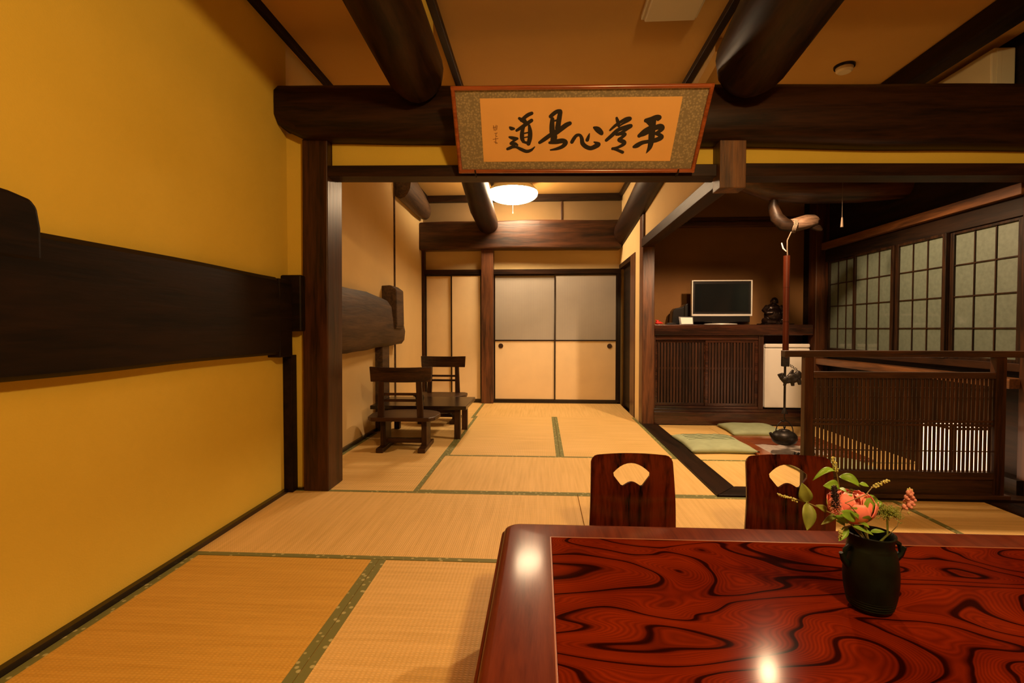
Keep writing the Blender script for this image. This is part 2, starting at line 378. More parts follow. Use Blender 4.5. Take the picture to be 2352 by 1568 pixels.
# ---------------------------------------------------------------- timber of the house
def natural(o, amp=.008, cuts=0, scale=3.0):
    """hand-hewn unevenness"""
    bm = bmesh.new(); bm.from_mesh(o.data)
    if cuts:
        es = sorted(bm.edges, key=lambda e: -e.calc_length())
        L0 = es[0].calc_length(); bmesh.ops.subdivide_edges(bm, edges=[e for e in bm.edges if e.calc_length() > L0 * .8], cuts=cuts, use_grid_fill=True)
    for v in bm.verts:
        n = mnoise.noise_vector(v.co * scale * .5); v.co += Vector((0, n.y, n.z)) * amp if abs(amp) else v.co
    bm.to_mesh(o.data); bm.free(); return o
# the great beam: bottom and top wander a little, left end rounded
bm_ = MB(); ns = 30; rings = []
for i in range(ns + 1):
    x = lerp(-1.565, 2.97, i / ns)
    zb = (2.145 - (x + 1.56) * .031) + .012 * mnoise.noise(Vector((x * 1.3, 2, 0))); zt = (2.445 - (x + 1.56) * .026) + .012 * mnoise.noise(Vector((x * 1.1, 9, 0)))
    c = .045
    if i == 0: zb += .07
    ring = [(2.88 + c, zb), (3.20 - c, zb), (3.20, zb + c), (3.20, zt - c), (3.20 - c, zt), (2.88 + c, zt), (2.88, zt - c), (2.878, lerp(zb, zt, .5)), (2.88, zb + c)]
    rings.append([bm_.bm.verts.new((x if i else x + .0, y, z)) for y, z in ring])
for A, B in zip(rings, rings[1:]):
    for k in range(9): bm_.bm.faces.new((A[k], B[k], B[(k + 1) % 9], A[(k + 1) % 9]))
bm_.bm.faces.new(rings[0]); bm_.bm.faces.new(rings[-1][::-1])
tag(bm_.build('great_beam', M_WX, smooth=50), 'huge dark hewn beam spanning the room above the lintel', 'beam')

tag(MB().tube([(-.74, -1.39, 2.58), (-.735, .2, 2.58), (-.73, 1.4, 2.56), (-.717, 2.2, 2.50), (-.697, 2.75, 2.42), (-.695, 2.84, 2.41)], [.165, .165, .165, .163, .160, .135], 20, (1, 1.0), .05).build('log_rafter', M_WY, smooth=50),
    'round dark log rafter above the left end of the calligraphy frame', 'beam', 'log rafters of the front room')
tag(MB().tube([(1.11, -1.39, 2.58), (1.11, .3, 2.58), (1.11, 1.4, 2.55), (1.11, 2.2, 2.50), (1.112, 2.75, 2.42), (1.112, 2.85, 2.41)], [.20, .20, .20, .20, .19, .15], 20, (1, 1), .06).build('log_rafter', M_WY, smooth=50),
    'thicker round dark log rafter above the right end of the calligraphy frame', 'beam', 'log rafters of the front room')
tag(MB().tube([(-.70, 6.72, 2.37), (-.71, 6.0, 2.44), (-.70, 5.0, 2.62), (-.69, 4.3, 2.64), (-.69, 3.82, 2.645)], [.135, .14, .14, .145, .148], 18, (1, 1), .06).build('rear_log_rafter', M_WY, smooth=50),
    'reddish log rafter running to the back wall beside the glowing ceiling lamp', 'beam')
tag(MB().tube([(1.07, 6.76, 2.235), (1.07, 5.6, 2.34), (1.06, 4.4, 2.46), (1.06, 3.72, 2.51)], [.165, .17, .175, .18], 16, (.8, 1.0), .05).build('rear_side_log', M_WY, smooth=50),
    'dark log along the top of the rear room right wall', 'beam')
o = MB().box(-1.62, 1.04, 6.58, 6.80, 2.055, 2.42).build('rear_cross_beam', M_REDX, bev=.02)
tag(natural(o, .02, 14), 'thick cross beam above the sliding doors at the back', 'beam')
tag(MB().tube([(-1.56, 5.50, 2.62), (-1.55, 5.9, 2.61), (-1.55, 6.3, 2.585), (-1.55, 6.62, 2.57), (-1.55, 6.66, 2.57)], [.16, .155, .14, .115, .09], 16, (.75, 1.1), .08).build('wall_log', M_OLD, smooth=50),
    'short rough log high on the left wall of the rear room', 'beam')

# posts
def post(x0, x1, y0, y1, z0, z1, mat, label, name='wooden_post', bev=.006, lean=0):
    o = MB().quadbox([(x0, y0, z0), (x1, y0, z0), (x1, y1, z0), (x0, y1, z0), (x0 + lean, y0, z1), (x1 + lean, y0, z1), (x1 + lean, y1, z1), (x0 + lean, y1, z1)]).build(name, mat, bev=bev)
    return tag(o, label, 'post')
post(-1.462, -1.305, 2.985, 3.21, 0, 2.15, M_WZ, 'thick dark post at the left of the opening to the rear room', lean=.012)
post(-1.57, -1.515, 2.955, 3.02, 0, .84, M_BLACKW, 'narrow black corner post under the long wall beam', bev=.002)
post(2.86, 3.0, 2.98, 3.17, 0, ZC, M_WZ, 'dark post at the right edge of the picture beside the lattice screen')
post(1.05, 1.175, 5.28, 5.45, 0, 2.19, M_REDZ, 'red-brown post between the rear room and the television alcove')
post(2.79, 2.92, 5.28, 5.42, 0, 2.62, M_WZ, 'dark post in the corner between the alcove and the paper windows')
post(-.80, -.64, 6.66, 6.82, 0, 2.09, M_REDZ, 'brown post between the narrow and wide sliding doors at the back')
post(-1.62, -1.545, 4.80, 5.02, 0, .86, M_OLD, 'broad short post under the rough timber on the rear left wall', bev=.004)
post(-1.62, -1.605, 5.44, 5.462, 0, 2.75, M_OLD, 'slim pole standing against the rear left wall', bev=.002)
post(-1.62, -1.57, 5.43, 5.52, 0, .86, M_OLD, 'narrow short post under the free end of the rough timber', bev=.003) if False else None
o = MB().box(1.012, 1.158, 2.93, 3.05, 1.80, 2.075).build('stub_post', M_STUB, bev=.004)
tag(o, 'short cut-off brown post hanging below the great beam over the lintel', 'post')

# long beam lying on the left wall
t_ = thing('wall_beam', 'long black beam fixed along the ochre left wall', 'beam', (-1.53, 1.2, .86))
pts = []
n_ = 26
mb = MB(); rings = []
for i in range(n_ + 1):
    y = lerp(-1.38, 2.79, i / n_)
    zt = 1.295 + .012 * mnoise.noise(Vector((y * 1.2, 3, 1))); zb = .855 + .012 * mnoise.noise(Vector((y, 7, 1))) 
    ring = [(-1.575, zb), (-1.515, zb), (-1.497, zb + .015), (-1.492, lerp(zb, zt, .5)), (-1.50, zt - .02), (-1.52, zt), (-1.575, zt)]
    rings.append([mb.bm.verts.new((a, y, b_)) for a, b_ in ring])
for A, B in zip(rings, rings[1:]):
    for k in range(7): mb.bm.faces.new((A[k], B[k], B[(k + 1) % 7], A[(k + 1) % 7]))
mb.bm.faces.new(rings[0]); mb.bm.faces.new(rings[-1][::-1])
mb.build('beam_body', M_BLACKW, t_, smooth=40)
MB().prism([(-1.2, 1.20), (1.425, 1.20), (1.425, 1.30), (1.415, 1.36), (1.395, 1.382), (1.34, 1.392), (1.2, 1.40), (-1.2, 1.40)], 'X', -1.575, -1.4935).build('raised_block', M_BLACKW, t_, bev=.012)
MB().box(-1.575, -1.495, 2.79, 2.935, .835, 1.29).build('beam_end', M_BLACKW, t_, bev=.006)
o = MB().box(-1.57, -1.44, 2.935, 3.028, .985, 1.325).build('short_tie_beam', M_BLACKWX, bev=.01)
tag(o, 'short black tie piece between the long wall beam and the thick post', 'beam')

# rough timber on the rear left wall
t_ = thing('rough_wall_timber', 'weathered grey-brown timber with a square block on the rear left wall', 'beam', (-1.56, 4.5, .85))
mb = MB(); rings = []
for i in range(19):
    y = lerp(3.26, 5.42, i / 18); k = max(0, (y - 3.9) / 1.5)
    zt = 1.33 - .10 * k * k - (.0 if y < 5 else .02); zb = .80 + .03 * k
    if i == 18: zt -= .10
    ring = [(-1.63, zb), (-1.53, zb + .01), (-1.50, zb + .05), (-1.49, (zb + zt) / 2), (-1.51, zt - .05), (-1.54, zt), (-1.63, zt)]
    rings.append([mb.bm.verts.new((a + .006 * mnoise.noise(Vector((y * 5, b_ * 8, 0))), y, b_ + .012 * mnoise.noise(Vector((y * 4, b_ * 5, a * 9))))) for a, b_ in ring])
for A, B in zip(rings, rings[1:]):
    for k in range(7): mb.bm.faces.new((A[k], B[k], B[(k + 1) % 7], A[(k + 1) % 7]))
mb.bm.faces.new(rings[0]); mb.bm.faces.new(rings[-1][::-1])
mb.build('timber_body', M_OLD, t_, smooth=45)
MB().prism([(-1.63, 1.01), (-1.475, 1.0), (-1.462, 1.05), (-1.468, 1.40), (-1.53, 1.445), (-1.63, 1.44)], 'Y', 5.02, 5.28).build('end_block', M_OLD, t_, bev=.01)

# ---------------------------------------------------------------- tatami mats
# colour of the mats: one thing each, with its two cloth borders
tat_n = 0
def mat_(x0, x1, y0, y1, long_axis, label, borders=(1, 1), mat=M_TAT, bw=.030):
    g = .0015
    x0 += g; x1 -= g; y0 += g; y1 -= g
    cx, cy = (x0 + x1) / 2, (y0 + y1) / 2
    lx, ly = (x1 - x0) / 2, (y1 - y0) / 2
    rz = 0
    if long_axis == 'Y': lx, ly = ly, lx; rz = PI / 2
    t_ = thing('tatami_mat', label, 'tatami mat', (cx, cy, -.05), rz, 'tatami mats on the floor')
    MB().box(-lx, lx, -ly, ly, 0, .05).build('rush_cover', mat, t_, bev=.0015, world=False, seg=1)
    for s, on in zip((-1, 1), borders):
        if on:
            y = s * (ly - bw / 2)
            MB().box(-lx, lx, y - bw / 2, y + bw / 2, .0485, .0512).build('cloth_border', M_HERI, t_, world=False)
    return t_
# front room
mat_(-1.545, -.70, .29, 2.11, 'Y', 'tatami mat in the front left corner along the ochre wall', mat=M_TAT2)
mat_(-.70, .19, .29, 2.11, 'Y', 'tatami mat beside the left side of the red lacquered table')
mat_(.19, 1.08, .29, 2.11, 'Y', 'tatami mat hidden mostly under the red lacquered table')
mat_(1.08, 2.03, .29, 2.11, 'Y', 'tatami mat under the right part of the red lacquered table')
mat_(-1.55, .22, 2.11, 3.02, 'X', 'tatami mat in front of the thick left post')
mat_(.22, 2.03, 2.11, 3.02, 'X', 'tatami mat under the two backrest floor seats')
mat_(2.03, 2.555, .29, 3.02, 'Y', 'narrow tatami mat in front of the lattice screen at the right', borders=(0, 1))
struct(MB().box(-1.545, 2.555, -1.4, .288, -.05, 0).build('floor_near', M_TAT))
# rear room
mat_(-1.60, -.755, 3.02, 4.70, 'Y', 'tatami mat under the near low wooden chair')
mat_(-1.60, -.755, 4.70, 5.57, 'X', 'half tatami mat under the low dark table and far chair', borders=(0, 0))
mat_(-1.60, -.755, 5.57, 6.73, 'Y', 'tatami mat in the rear left corner before the narrow sliding doors')
mat_(-.755, 1.05, 3.02, 3.92, 'X', 'wide tatami mat just beyond the lintel in the rear room')
mat_(-.755, .15, 3.92, 5.69, 'Y', 'lengthwise tatami mat beside the low dark table')
mat_(.15, 1.05, 3.92, 5.69, 'Y', 'lengthwise tatami mat along the black floor sill of the rear room')
mat_(-.755, 1.05, 5.69, 6.73, 'X', 'tatami mat at the foot of the wide sliding doors', borders=(0, 0))
# hearth room
mat_(1.21, 2.82, 3.20, 3.885, 'X', 'tatami mat nearest the lattice screen inside the hearth room')
mat_(1.21, 1.70, 3.885, 5.28, 'Y', 'tatami mat left of the sunken hearth under the wavy cushion', borders=(0, 0))
mat_(1.70, 2.82, 4.70, 5.28, 'X', 'tatami mat between the hearth and the alcove cabinet', borders=(0, 0))
mat_(2.50, 2.82, 3.885, 4.70, 'Y', 'narrow tatami mat right of the sunken hearth', borders=(0, 0))

# ---------------------------------------------------------------- sunken hearth
t_ = thing('sunken_hearth', 'square sunken hearth with a dark red wood frame and pale ash', 'hearth', (2.10, 4.29, -.05))
fr = MB()
x0, x1, y0, y1, wd = 1.705, 2.495, 3.89, 4.695, .11
fr.box(x0, x1, y0, y0 + wd, -.05, .02); fr.box(x0, x1, y1 - wd, y1, -.05, .02); fr.box(x0, x0 + wd, y0 + wd, y1 - wd, -.05, .02); fr.box(x1 - wd, x1, y0 + wd, y1 - wd, -.05, .02)
fr.build('hearth_frame', MATS['red_frame_wood'], t_, bev=.004)
ash = MB(); g_ = bmesh.ops.create_grid(ash.bm, x_segments=24, y_segments=24, size=.5)
for v in g_['verts']:
    v.co = Vector((2.10 + v.co.x * .57, 4.292 + v.co.y * .58, -.035 + .012 * mnoise.noise(v.co * 9)))
ash.build('ash_bed', M_ASH, t_, smooth=60)
ch = MB()
for i in range(6): ch.cyl((2.02 + .03 * i, 4.12 + random.uniform(-.03, .03), -.02), (2.06 + .03 * i, 4.20 + random.uniform(-.03, .03), -.012), .012, n=8)
ch.build('charcoal', M_BLACK, t_)

# ---------------------------------------------------------------- sliding doors
nd = 0
def door(x0, x1, z0, z1, y, kind, pull=None):
    global nd; nd += 1
    d = thing('door_%d' % nd, '', 'door', ((x0 + x1) / 2, y, z0)); del d['label']; del d['category']; struct(d)
    e = .018
    f = MB(); f.box(x0, x0 + e, y - .02, y, z0, z1); f.box(x1 - e, x1, y - .02, y, z0, z1); f.box(x0 + e, x1 - e, y - .02, y, z0, z0 + .03); f.box(x0 + e, x1 - e, y - .02, y, z1 - .02, z1)
    if kind == 'wide': f.box(x0 + e, x1 - e, y - .02, y, .835, .853)
    f.build('door_frame', M_LACQ, d, bev=.002)
    if kind == 'wide':
        MB().box(x0 + e, x1 - e, y - .012, y - .002, .853, z1 - .02).build('upper_panel', M_FUS_WHITE, d)
        MB().box(x0 + e, x1 - e, y - .012, y - .002, z0 + .03, .835).build('lower_panel', M_FUS_TAN, d)
    else:
        MB().box(x0 + e, x1 - e, y - .012, y - .002, z0 + .03, z1 - .02).build('door_panel', M_FUS_CREAM, d)
    if pull:
        MB().cyl((pull, y - .018, .77), (pull, y - .010, .77), .033, .033, 24).build('door_pull', M_PULL, d, bev=.002)
door(-1.58, -1.19, .02, 1.735, 6.785, 'narrow')
door(-1.225, -.805, .02, 1.735, 6.762, 'narrow')
door(-.64, .195, .02, 1.735, 6.785, 'wide', -.547)
door(.175, 1.01, .02, 1.735, 6.762, 'wide', .912)
d = MB().box(1.09, 1.125, 5.98, 6.72, 0, 1.80).build('door_5', M_BLACKW); struct(d)  # black panel stands in for the darkness of the open doorway
trim(MB().box(1.01, 1.055, 6.73, 6.82, 0, 1.735), M_LACQ)

# ---------------------------------------------------------------- paper windows
def window(n, y0, y1, x):
    z0, z1 = .79, 1.68
    wn = thing('window_%d' % n, '', 'window', (x, (y0 + y1) / 2, z0)); del wn['label']; del wn['category']; struct(wn)
    s = .032; f = MB()
    f.box(x, x + .028, y0, y0 + s, z0, z1); f.box(x, x + .028, y1 - s, y1, z0, z1)
    f.box(x, x + .028, y0 + s, y1 - s, z0, z0 + .02); f.box(x, x + .028, y0 + s, y1 - s, z1 - .02, z1)
    f.build('window_frame', M_WINFR, wn, bev=.002)
    MB().box(x + .016, x + .020, y0 + s, y1 - s, z0 + .02, z1 - .02).build('window_paper', M_SHOJI, wn)
    g = MB(); a, b_ = y0 + s, y1 - s
    for i in (1, 2):
        y = lerp(a, b_, i / 3); g.box(x + .008, x + .018, y - .004, y + .004, z0 + .02, z1 - .02)
    for z in (1.445, 1.225, 1.005): g.box(x + .0075, x + .0175, a, b_, z - .004, z + .004)
    g.build('muntins', M_WINFR, wn)
window(1, 4.80, 5.26, 2.894)
window(2, 4.27, 4.80, 2.865)
window(3, 3.74, 4.245, 2.865)
window(4, 3.20, 3.74, 2.894)

# ================================================================ FURNITURE AND THINGS
# ---------------------------------------------------------------- calligraphy frame
fr_ = thing('calligraphy_frame', 'long framed calligraphy with five large black characters leaning out over the lintel', 'picture frame', (-.479, 2.93, 1.915))
fr_.rotation_euler = (Matrix.Rotation(math.radians(131.94), 3, 'X') @ Matrix.Rotation(-.0157, 3, 'Z')).to_euler()
# local axes: x along the width, y up the leaning face, z out of the face
FW, FH, fb = 1.348, .466, .017
def rail(p0, p1): return MB().tube([p0, p1], [.0115, .0115], 12, (1, 1))
m_ = MB()
for p0, p1 in (((0, .008, .004), (FW, .008, .004)), ((0, FH - .008, .004), (FW, FH - .008, .004)), ((.008, 0, .004), (.008, FH, .004)), ((FW - .008, 0, .004), (FW - .008, FH, .004))):
    m_.tube([p0, p1], [.0115, .0115], 12)
m_.build('frame_molding', M_FRAMEW, fr_, world=False, smooth=40)
MB().box(.006, FW - .006, .006, FH - .006, -.022, -.002).build('brocade_mount', M_BROC, fr_, world=False)
MB().box(.147, 1.203, .063, .406, -.002, .0005).build('paper', M_CPAPER, fr_, world=False)
STROKES = [
    [(1.033,0.287,0.0187),(1.059,0.292,0.0239),(1.085,0.301,0.026),(1.102,0.301,0.0208),(1.097,0.289,0.0104)],
    [(1.036,0.286,0.0156),(1.057,0.274,0.0239),(1.071,0.262,0.026)],
    [(1.076,0.296,0.0208),(1.073,0.262,0.0286),(1.075,0.228,0.0302),(1.079,0.183,0.0286),(1.078,0.147,0.0234),(1.071,0.126,0.0146),(1.063,0.109,0.0031)],
    [(1.056,0.25,0.0135),(1.034,0.231,0.0208),(1.01,0.206,0.0187)],
    [(1.007,0.203,0.0104),(1.034,0.213,0.0156),(1.059,0.228,0.0177),(1.086,0.247,0.0229),(1.114,0.254,0.027),(1.126,0.245,0.0239),(1.113,0.228,0.0177),(1.095,0.218,0.0135)],
    [(1.095,0.218,0.0135),(1.119,0.21,0.0177),(1.131,0.197,0.0229),(1.113,0.186,0.0229)],
    [(0.99,0.146,0.0146),(1.006,0.153,0.0239),(1.032,0.168,0.0198),(1.067,0.175,0.0177),(1.101,0.181,0.0229),(1.127,0.192,0.0229)],
    [(0.876,0.301,0.0114),(0.883,0.285,0.0156),(0.893,0.259,0.0135)],
    [(0.848,0.237,0.0094),(0.873,0.261,0.0146),(0.899,0.28,0.0146),(0.926,0.296,0.0156),(0.947,0.297,0.0177),(0.937,0.286,0.0135),(0.912,0.271,0.0094),(0.896,0.259,0.0073)],
    [(0.834,0.183,0.0156),(0.861,0.209,0.0187),(0.888,0.236,0.0187),(0.922,0.251,0.0177),(0.956,0.259,0.0187),(0.942,0.247,0.0166),(0.919,0.229,0.0146),(0.896,0.214,0.0135)],
    [(0.886,0.214,0.0135),(0.91,0.219,0.0177),(0.932,0.214,0.0156),(0.915,0.196,0.0156),(0.904,0.184,0.0187),(0.93,0.173,0.0208),(0.932,0.161,0.0177),(0.903,0.143,0.0135),(0.873,0.135,0.0135)],
    [(0.873,0.137,0.0125),(0.9,0.128,0.0135),(0.931,0.115,0.0156)],
    [(0.645,0.174,0.0177),(0.655,0.193,0.0177),(0.669,0.21,0.0156),(0.687,0.211,0.0135),(0.698,0.193,0.0177),(0.704,0.167,0.0208),(0.724,0.148,0.0208),(0.752,0.139,0.0208),(0.78,0.151,0.0239),(0.792,0.161,0.0208),(0.768,0.173,0.0073)],
    [(0.738,0.22,0.0042),(0.734,0.203,0.0135),(0.729,0.185,0.0177)],
    [(0.76,0.252,0.0104),(0.78,0.242,0.026),(0.8,0.225,0.0229),(0.806,0.217,0.0125)],
    [(0.523,0.312,0.0177),(0.54,0.327,0.0187),(0.557,0.337,0.0187),(0.572,0.336,0.0229)],
    [(0.574,0.332,0.0208),(0.57,0.305,0.0229),(0.566,0.273,0.0239),(0.564,0.251,0.026)],
    [(0.533,0.298,0.0187),(0.532,0.266,0.0239),(0.534,0.231,0.026)],
    [(0.541,0.288,0.0083),(0.561,0.293,0.0094)],
    [(0.466,0.172,0.0146),(0.491,0.189,0.0198),(0.522,0.211,0.0208),(0.552,0.226,0.026),(0.582,0.246,0.0239),(0.609,0.266,0.0229),(0.628,0.275,0.0187)],
    [(0.542,0.231,0.0208),(0.545,0.201,0.0312),(0.538,0.176,0.0239)],
    [(0.522,0.171,0.0135),(0.558,0.176,0.0229),(0.594,0.181,0.0229),(0.61,0.17,0.0229),(0.595,0.15,0.0187),(0.564,0.137,0.0146),(0.528,0.13,0.0073)],
    [(0.355,0.303,0.0135),(0.371,0.293,0.0177),(0.381,0.284,0.0156)],
    [(0.422,0.329,0.0156),(0.402,0.321,0.0177),(0.381,0.306,0.0166),(0.366,0.292,0.0146)],
    [(0.381,0.297,0.0156),(0.391,0.28,0.0156)],
    [(0.339,0.239,0.0125),(0.365,0.255,0.0166),(0.391,0.272,0.0177),(0.421,0.292,0.0166)],
    [(0.38,0.262,0.0125),(0.37,0.233,0.0187),(0.369,0.197,0.0208),(0.376,0.179,0.0156)],
    [(0.408,0.265,0.0125),(0.413,0.232,0.0208),(0.412,0.197,0.0218),(0.404,0.166,0.0198)],
    [(0.379,0.223,0.0073),(0.405,0.228,0.0073)],
    [(0.379,0.2,0.0062),(0.405,0.205,0.0062)],
    [(0.373,0.177,0.0114),(0.399,0.17,0.0135)],
    [(0.302,0.257,0.0083),(0.311,0.25,0.0177),(0.325,0.249,0.0104)],
    [(0.299,0.203,0.0104),(0.317,0.198,0.0166),(0.342,0.195,0.0125)],
    [(0.34,0.195,0.0135),(0.319,0.18,0.0114),(0.305,0.167,0.0125),(0.329,0.167,0.0146),(0.342,0.159,0.0104)],
    [(0.329,0.161,0.0104),(0.307,0.146,0.0156),(0.286,0.137,0.0135)],
    [(0.289,0.14,0.0114),(0.331,0.148,0.0114),(0.362,0.135,0.0166),(0.393,0.123,0.0166),(0.419,0.13,0.0135),(0.439,0.148,0.0052)],
    [(0.213,0.266,0.0031),(0.216,0.241,0.0036)],
    [(0.21,0.254,0.0026),(0.226,0.259,0.0026)],
    [(0.228,0.268,0.0026),(0.223,0.239,0.0031)],
    [(0.234,0.266,0.0026),(0.23,0.244,0.0026)],
    [(0.218,0.224,0.0026),(0.232,0.226,0.0031)],
    [(0.226,0.224,0.0026),(0.223,0.208,0.0031),(0.231,0.208,0.0026)],
    [(0.207,0.191,0.0026),(0.235,0.196,0.0031)],
    [(0.221,0.201,0.0026),(0.222,0.167,0.0031)],
    [(0.213,0.178,0.0026),(0.231,0.17,0.0031)],
]

def brush(strokes, z):
    mb = MB()
    for st in strokes:
        P = []
        for i in range(len(st) - 1):       # catmull-rom for soft brush strokes
            p0 = Vector(st[max(i - 1, 0)]); p1 = Vector(st[i]); p2 = Vector(st[i + 1]); p3 = Vector(st[min(i + 2, len(st) - 1)])
            for k in range(6):
                t = k / 6; P.append(.5 * ((2 * p1) + (p2 - p0) * t + (2 * p0 - 5 * p1 + 4 * p2 - p3) * t * t + (3 * p1 - p0 - 3 * p2 + p3) * t ** 3))
        P.append(Vector(st[-1]))
        z += .00002
        for i, p in enumerate(P):          # round dabs joined by quads
            r = max(p.z * 1.16, .0032) / 2
            dab = [mb.bm.verts.new((p.x + r * math.cos(a * PI / 6), p.y + r * math.sin(a * PI / 6), z + i * 1e-6)) for a in range(12)]
            mb.bm.faces.new(dab)
            if i:
                q = P[i - 1]; d = Vector((p.x - q.x, p.y - q.y)); 
                if d.length > 1e-6:
                    n = Vector((-d.y, d.x)).normalized(); rq = max(q.z * 1.16, .0032) / 2
                    mb.bm.faces.new([mb.bm.verts.new(c) for c in ((q.x + n.x * rq, q.y + n.y * rq, z), (q.x - n.x * rq, q.y - n.y * rq, z), (p.x - n.x * r, p.y - n.y * r, z), (p.x + n.x * r, p.y + n.y * r, z))])
    return mb
for a, b_ in ((0, 7), (7, 12), (12, 15), (15, 22), (22, 36)): brush(STROKES[a:b_], .0012).build('character', M_INK, fr_, world=False)
for a, b_ in ((36, 40), (40, 42), (42, 45)): brush(STROKES[a:b_], .0012).build('signature_character', M_FAINT, fr_, world=False)
for hx in (.096, 1.256):
    MB().tube([(hx, -.035, -.012), (hx, -.012, -.010), (hx, -.010, .018), (hx, .022, .020)], .004, 8).build('support_hook', M_IRON, fr_, world=False)

# ---------------------------------------------------------------- lamps and ceiling fittings
lc = Vector((-.345, 6.10, 2.77))
lamp = thing('ceiling_lamp', 'round glowing white ceiling lamp in the rear room', 'lamp', lc)
MB().lathe([(.02, -.045), (.20, -.045), (.235, -.03), (.235, .03), (.02, .03)], lc, 40).build('lamp_base', M_CREAM, lamp, smooth=40)
prof = [(.001, -.245)] + [(.30 * math.sin(a * PI / 2 / 12), -.135 - .11 * math.cos(a * PI / 2 / 12)) for a in range(1, 10)]
MB().lathe([(.30 * math.sin(a * PI / 2 / 12), -.135 - .11 * math.cos(a * PI / 2 / 12)) for a in range(9, 13)] + [(.298, -.115)], lc, 48).build('shade_rim', M_LAMPRIM, lamp, smooth=60)
MB().lathe([(.298, -.115), (.29, -.09), (.265, -.065), (.24, -.047), (.05, -.047)], lc, 48).build('upper_cover', M_CREAM, lamp, smooth=60)
MB().lathe(prof, lc, 48).build('lamp_shade', M_LAMP, lamp, smooth=60)
MB().cyl(lc + Vector((0, 0, -.35)), lc + Vector((0, 0, -.242)), .0015, n=6).cyl(lc + Vector((0, 0, -.37)), lc + Vector((0, 0, -.35)), .006, .004, 8).build('pull_cord', M_CREAM, lamp)

sq = thing('ceiling_light', 'unlit square cream ceiling light at the top of the picture', 'light fitting', (.735, 2.66, 2.80))
MB().box(.57, .885, 2.38, 2.965, 2.775, 2.80).build('light_housing', M_CREAM, sq, bev=.004)
MB().box(.585, .870, 2.395, 2.95, 2.752, 2.775).build('light_cover', M_CREAM, sq, bev=.008)

sd = thing('smoke_detector', 'small round cream detector on the dark ceiling right of the thicker log', 'smoke detector', (2.07, 3.60, 2.80))
MB().lathe([(.01, -.016), (.062, -.016), (.066, -.008), (.066, 0), (.01, 0)], (2.07, 3.60, 2.80), 28).build('mounting_base', M_BLACK, sd, smooth=40)
MB().lathe([(.01, -.045), (.040, -.045), (.052, -.034), (.054, -.016), (.01, -.016)], (2.07, 3.60, 2.80), 28).build('sensor_cover', M_CREAM, sd, smooth=40)

ac = thing('air_conditioner', 'cream wall air conditioner above the great beam at the far right', 'air conditioner', (2.90, 3.75, 2.45))
MB().prism([(2.915, 2.45), (2.83, 2.45), (2.775, 2.50), (2.77, 2.70), (2.79, 2.735), (2.915, 2.735)], 'Y', 3.30, 4.10).build('housing', M_AC, ac, bev=.008)
MB().box(2.80, 2.83, 3.294, 3.30, 2.47, 2.72).build('end_cap', M_AC, ac, bev=.002)
mm = MB()
for i in range(3): mm.box(2.79 + .03 * i, 2.81 + .03 * i, 3.36, 4.04, 2.441, 2.449)
mm.build('louver', M_AC, ac)

# pull switch cord of the hearth room
pc = thing('switch_cord', 'thin pull cord with a pale handle hanging right of the hearth hook', 'cord', (2.33, 4.05, 2.62))
MB().cyl((2.33, 4.05, 1.86), (2.33, 4.05, 2.62), .0015, n=6).build('cord', M_ROPE, pc)
MB().lathe([(.004, .075), (.006, .07), (.011, .0), (.004, -.004)], (2.33, 4.05, 1.79), 14).build('cord_handle', M_ROPE, pc, smooth=40)

# ---------------------------------------------------------------- hearth log and pot hook
tag(MB().tube([(1.30, 4.27, 2.38), (1.50, 4.27, 2.33), (1.70, 4.26, 2.24), (1.92, 4.25, 2.165), (2.2, 4.25, 2.15), (2.6, 4.25, 2.16), (2.92, 4.25, 2.18)], [.09, .10, .115, .125, .13, .13, .13], 20, (1, 1), .08).build('hearth_log_beam', M_REDX, smooth=50),
    'dark curved log crossing the hearth room above the pot hook', 'beam')
HX, HY = 2.02, 4.25
hk = thing('pot_hook', 'traditional hearth pot hook with a red-brown pole and iron rod', 'pot hook', (HX, HY, .24))
MB().tube([(1.905, HY, 2.10), (1.895, HY - .01, 2.0), (1.92, HY - .015, 1.91), (1.975, HY - .02, 1.85), (2.04, HY - .02, 1.835)], [.022, .036, .045, .048, .042], 14, (1, 1), .25).build('wooden_hook', M_BLACKWX, hk, smooth=50)
MB().tube([(2.03, HY - .02, 1.835), (2.10, HY - .02, 1.85), (2.17, HY - .02, 1.868), (2.225, HY - .02, 1.875), (2.245, HY - .02, 1.87)], [.042, .048, .050, .044, .026], 14, (1, 1), .45).build('hook_knob', M_PALE, hk, smooth=50)
MB().tube([(2.20, HY - .02, 1.84), (2.245, HY - .03, 1.815), (2.27, HY - .03, 1.80)], [.03, .026, .012], 10, wob=.3).build('branch_stub', M_BLACKWX, hk, smooth=50)
mm = MB()
for dx in (0, .012, .024):
    mm.tube([(2.035 + dx * .9 + .008 * math.cos(a), HY - .02 + .052 * math.cos(a * PI / 8), 1.838 + .052 * math.sin(a * PI / 8)) for a in range(17)], .0045, 6)
mm.tube([(2.035, HY - .02, 1.79), (2.00, HY - .03, 1.72), (2.005, HY - .02, 1.66), (2.015, HY - .005, 1.60)], .005, 6)
mm.build('rope_lashing', M_ROPE, hk, smooth=60)
MB().tube([(1.955, HY - .03, 1.70), (1.965, HY - .035, 1.655), (1.99, HY - .035, 1.63)], [.005, .006, .004], 8).build('metal_pin', M_SILVER, hk, smooth=60)
MB().cyl((2.012, HY, .76), (2.012, HY, 1.60), .023, .026, 20).cyl((2.012, HY, 1.34), (2.012, HY, 1.345), .0265, .0265, 20).cyl((2.012, HY, 1.06), (2.012, HY, 1.065), .026, .026, 20).build('bamboo_pole', M_BAMBOO, hk, smooth=40)
MB().box(1.985, 2.038, HY - .022, HY + .022, .69, .785).build('iron_sleeve', M_IRON, hk, bev=.004)
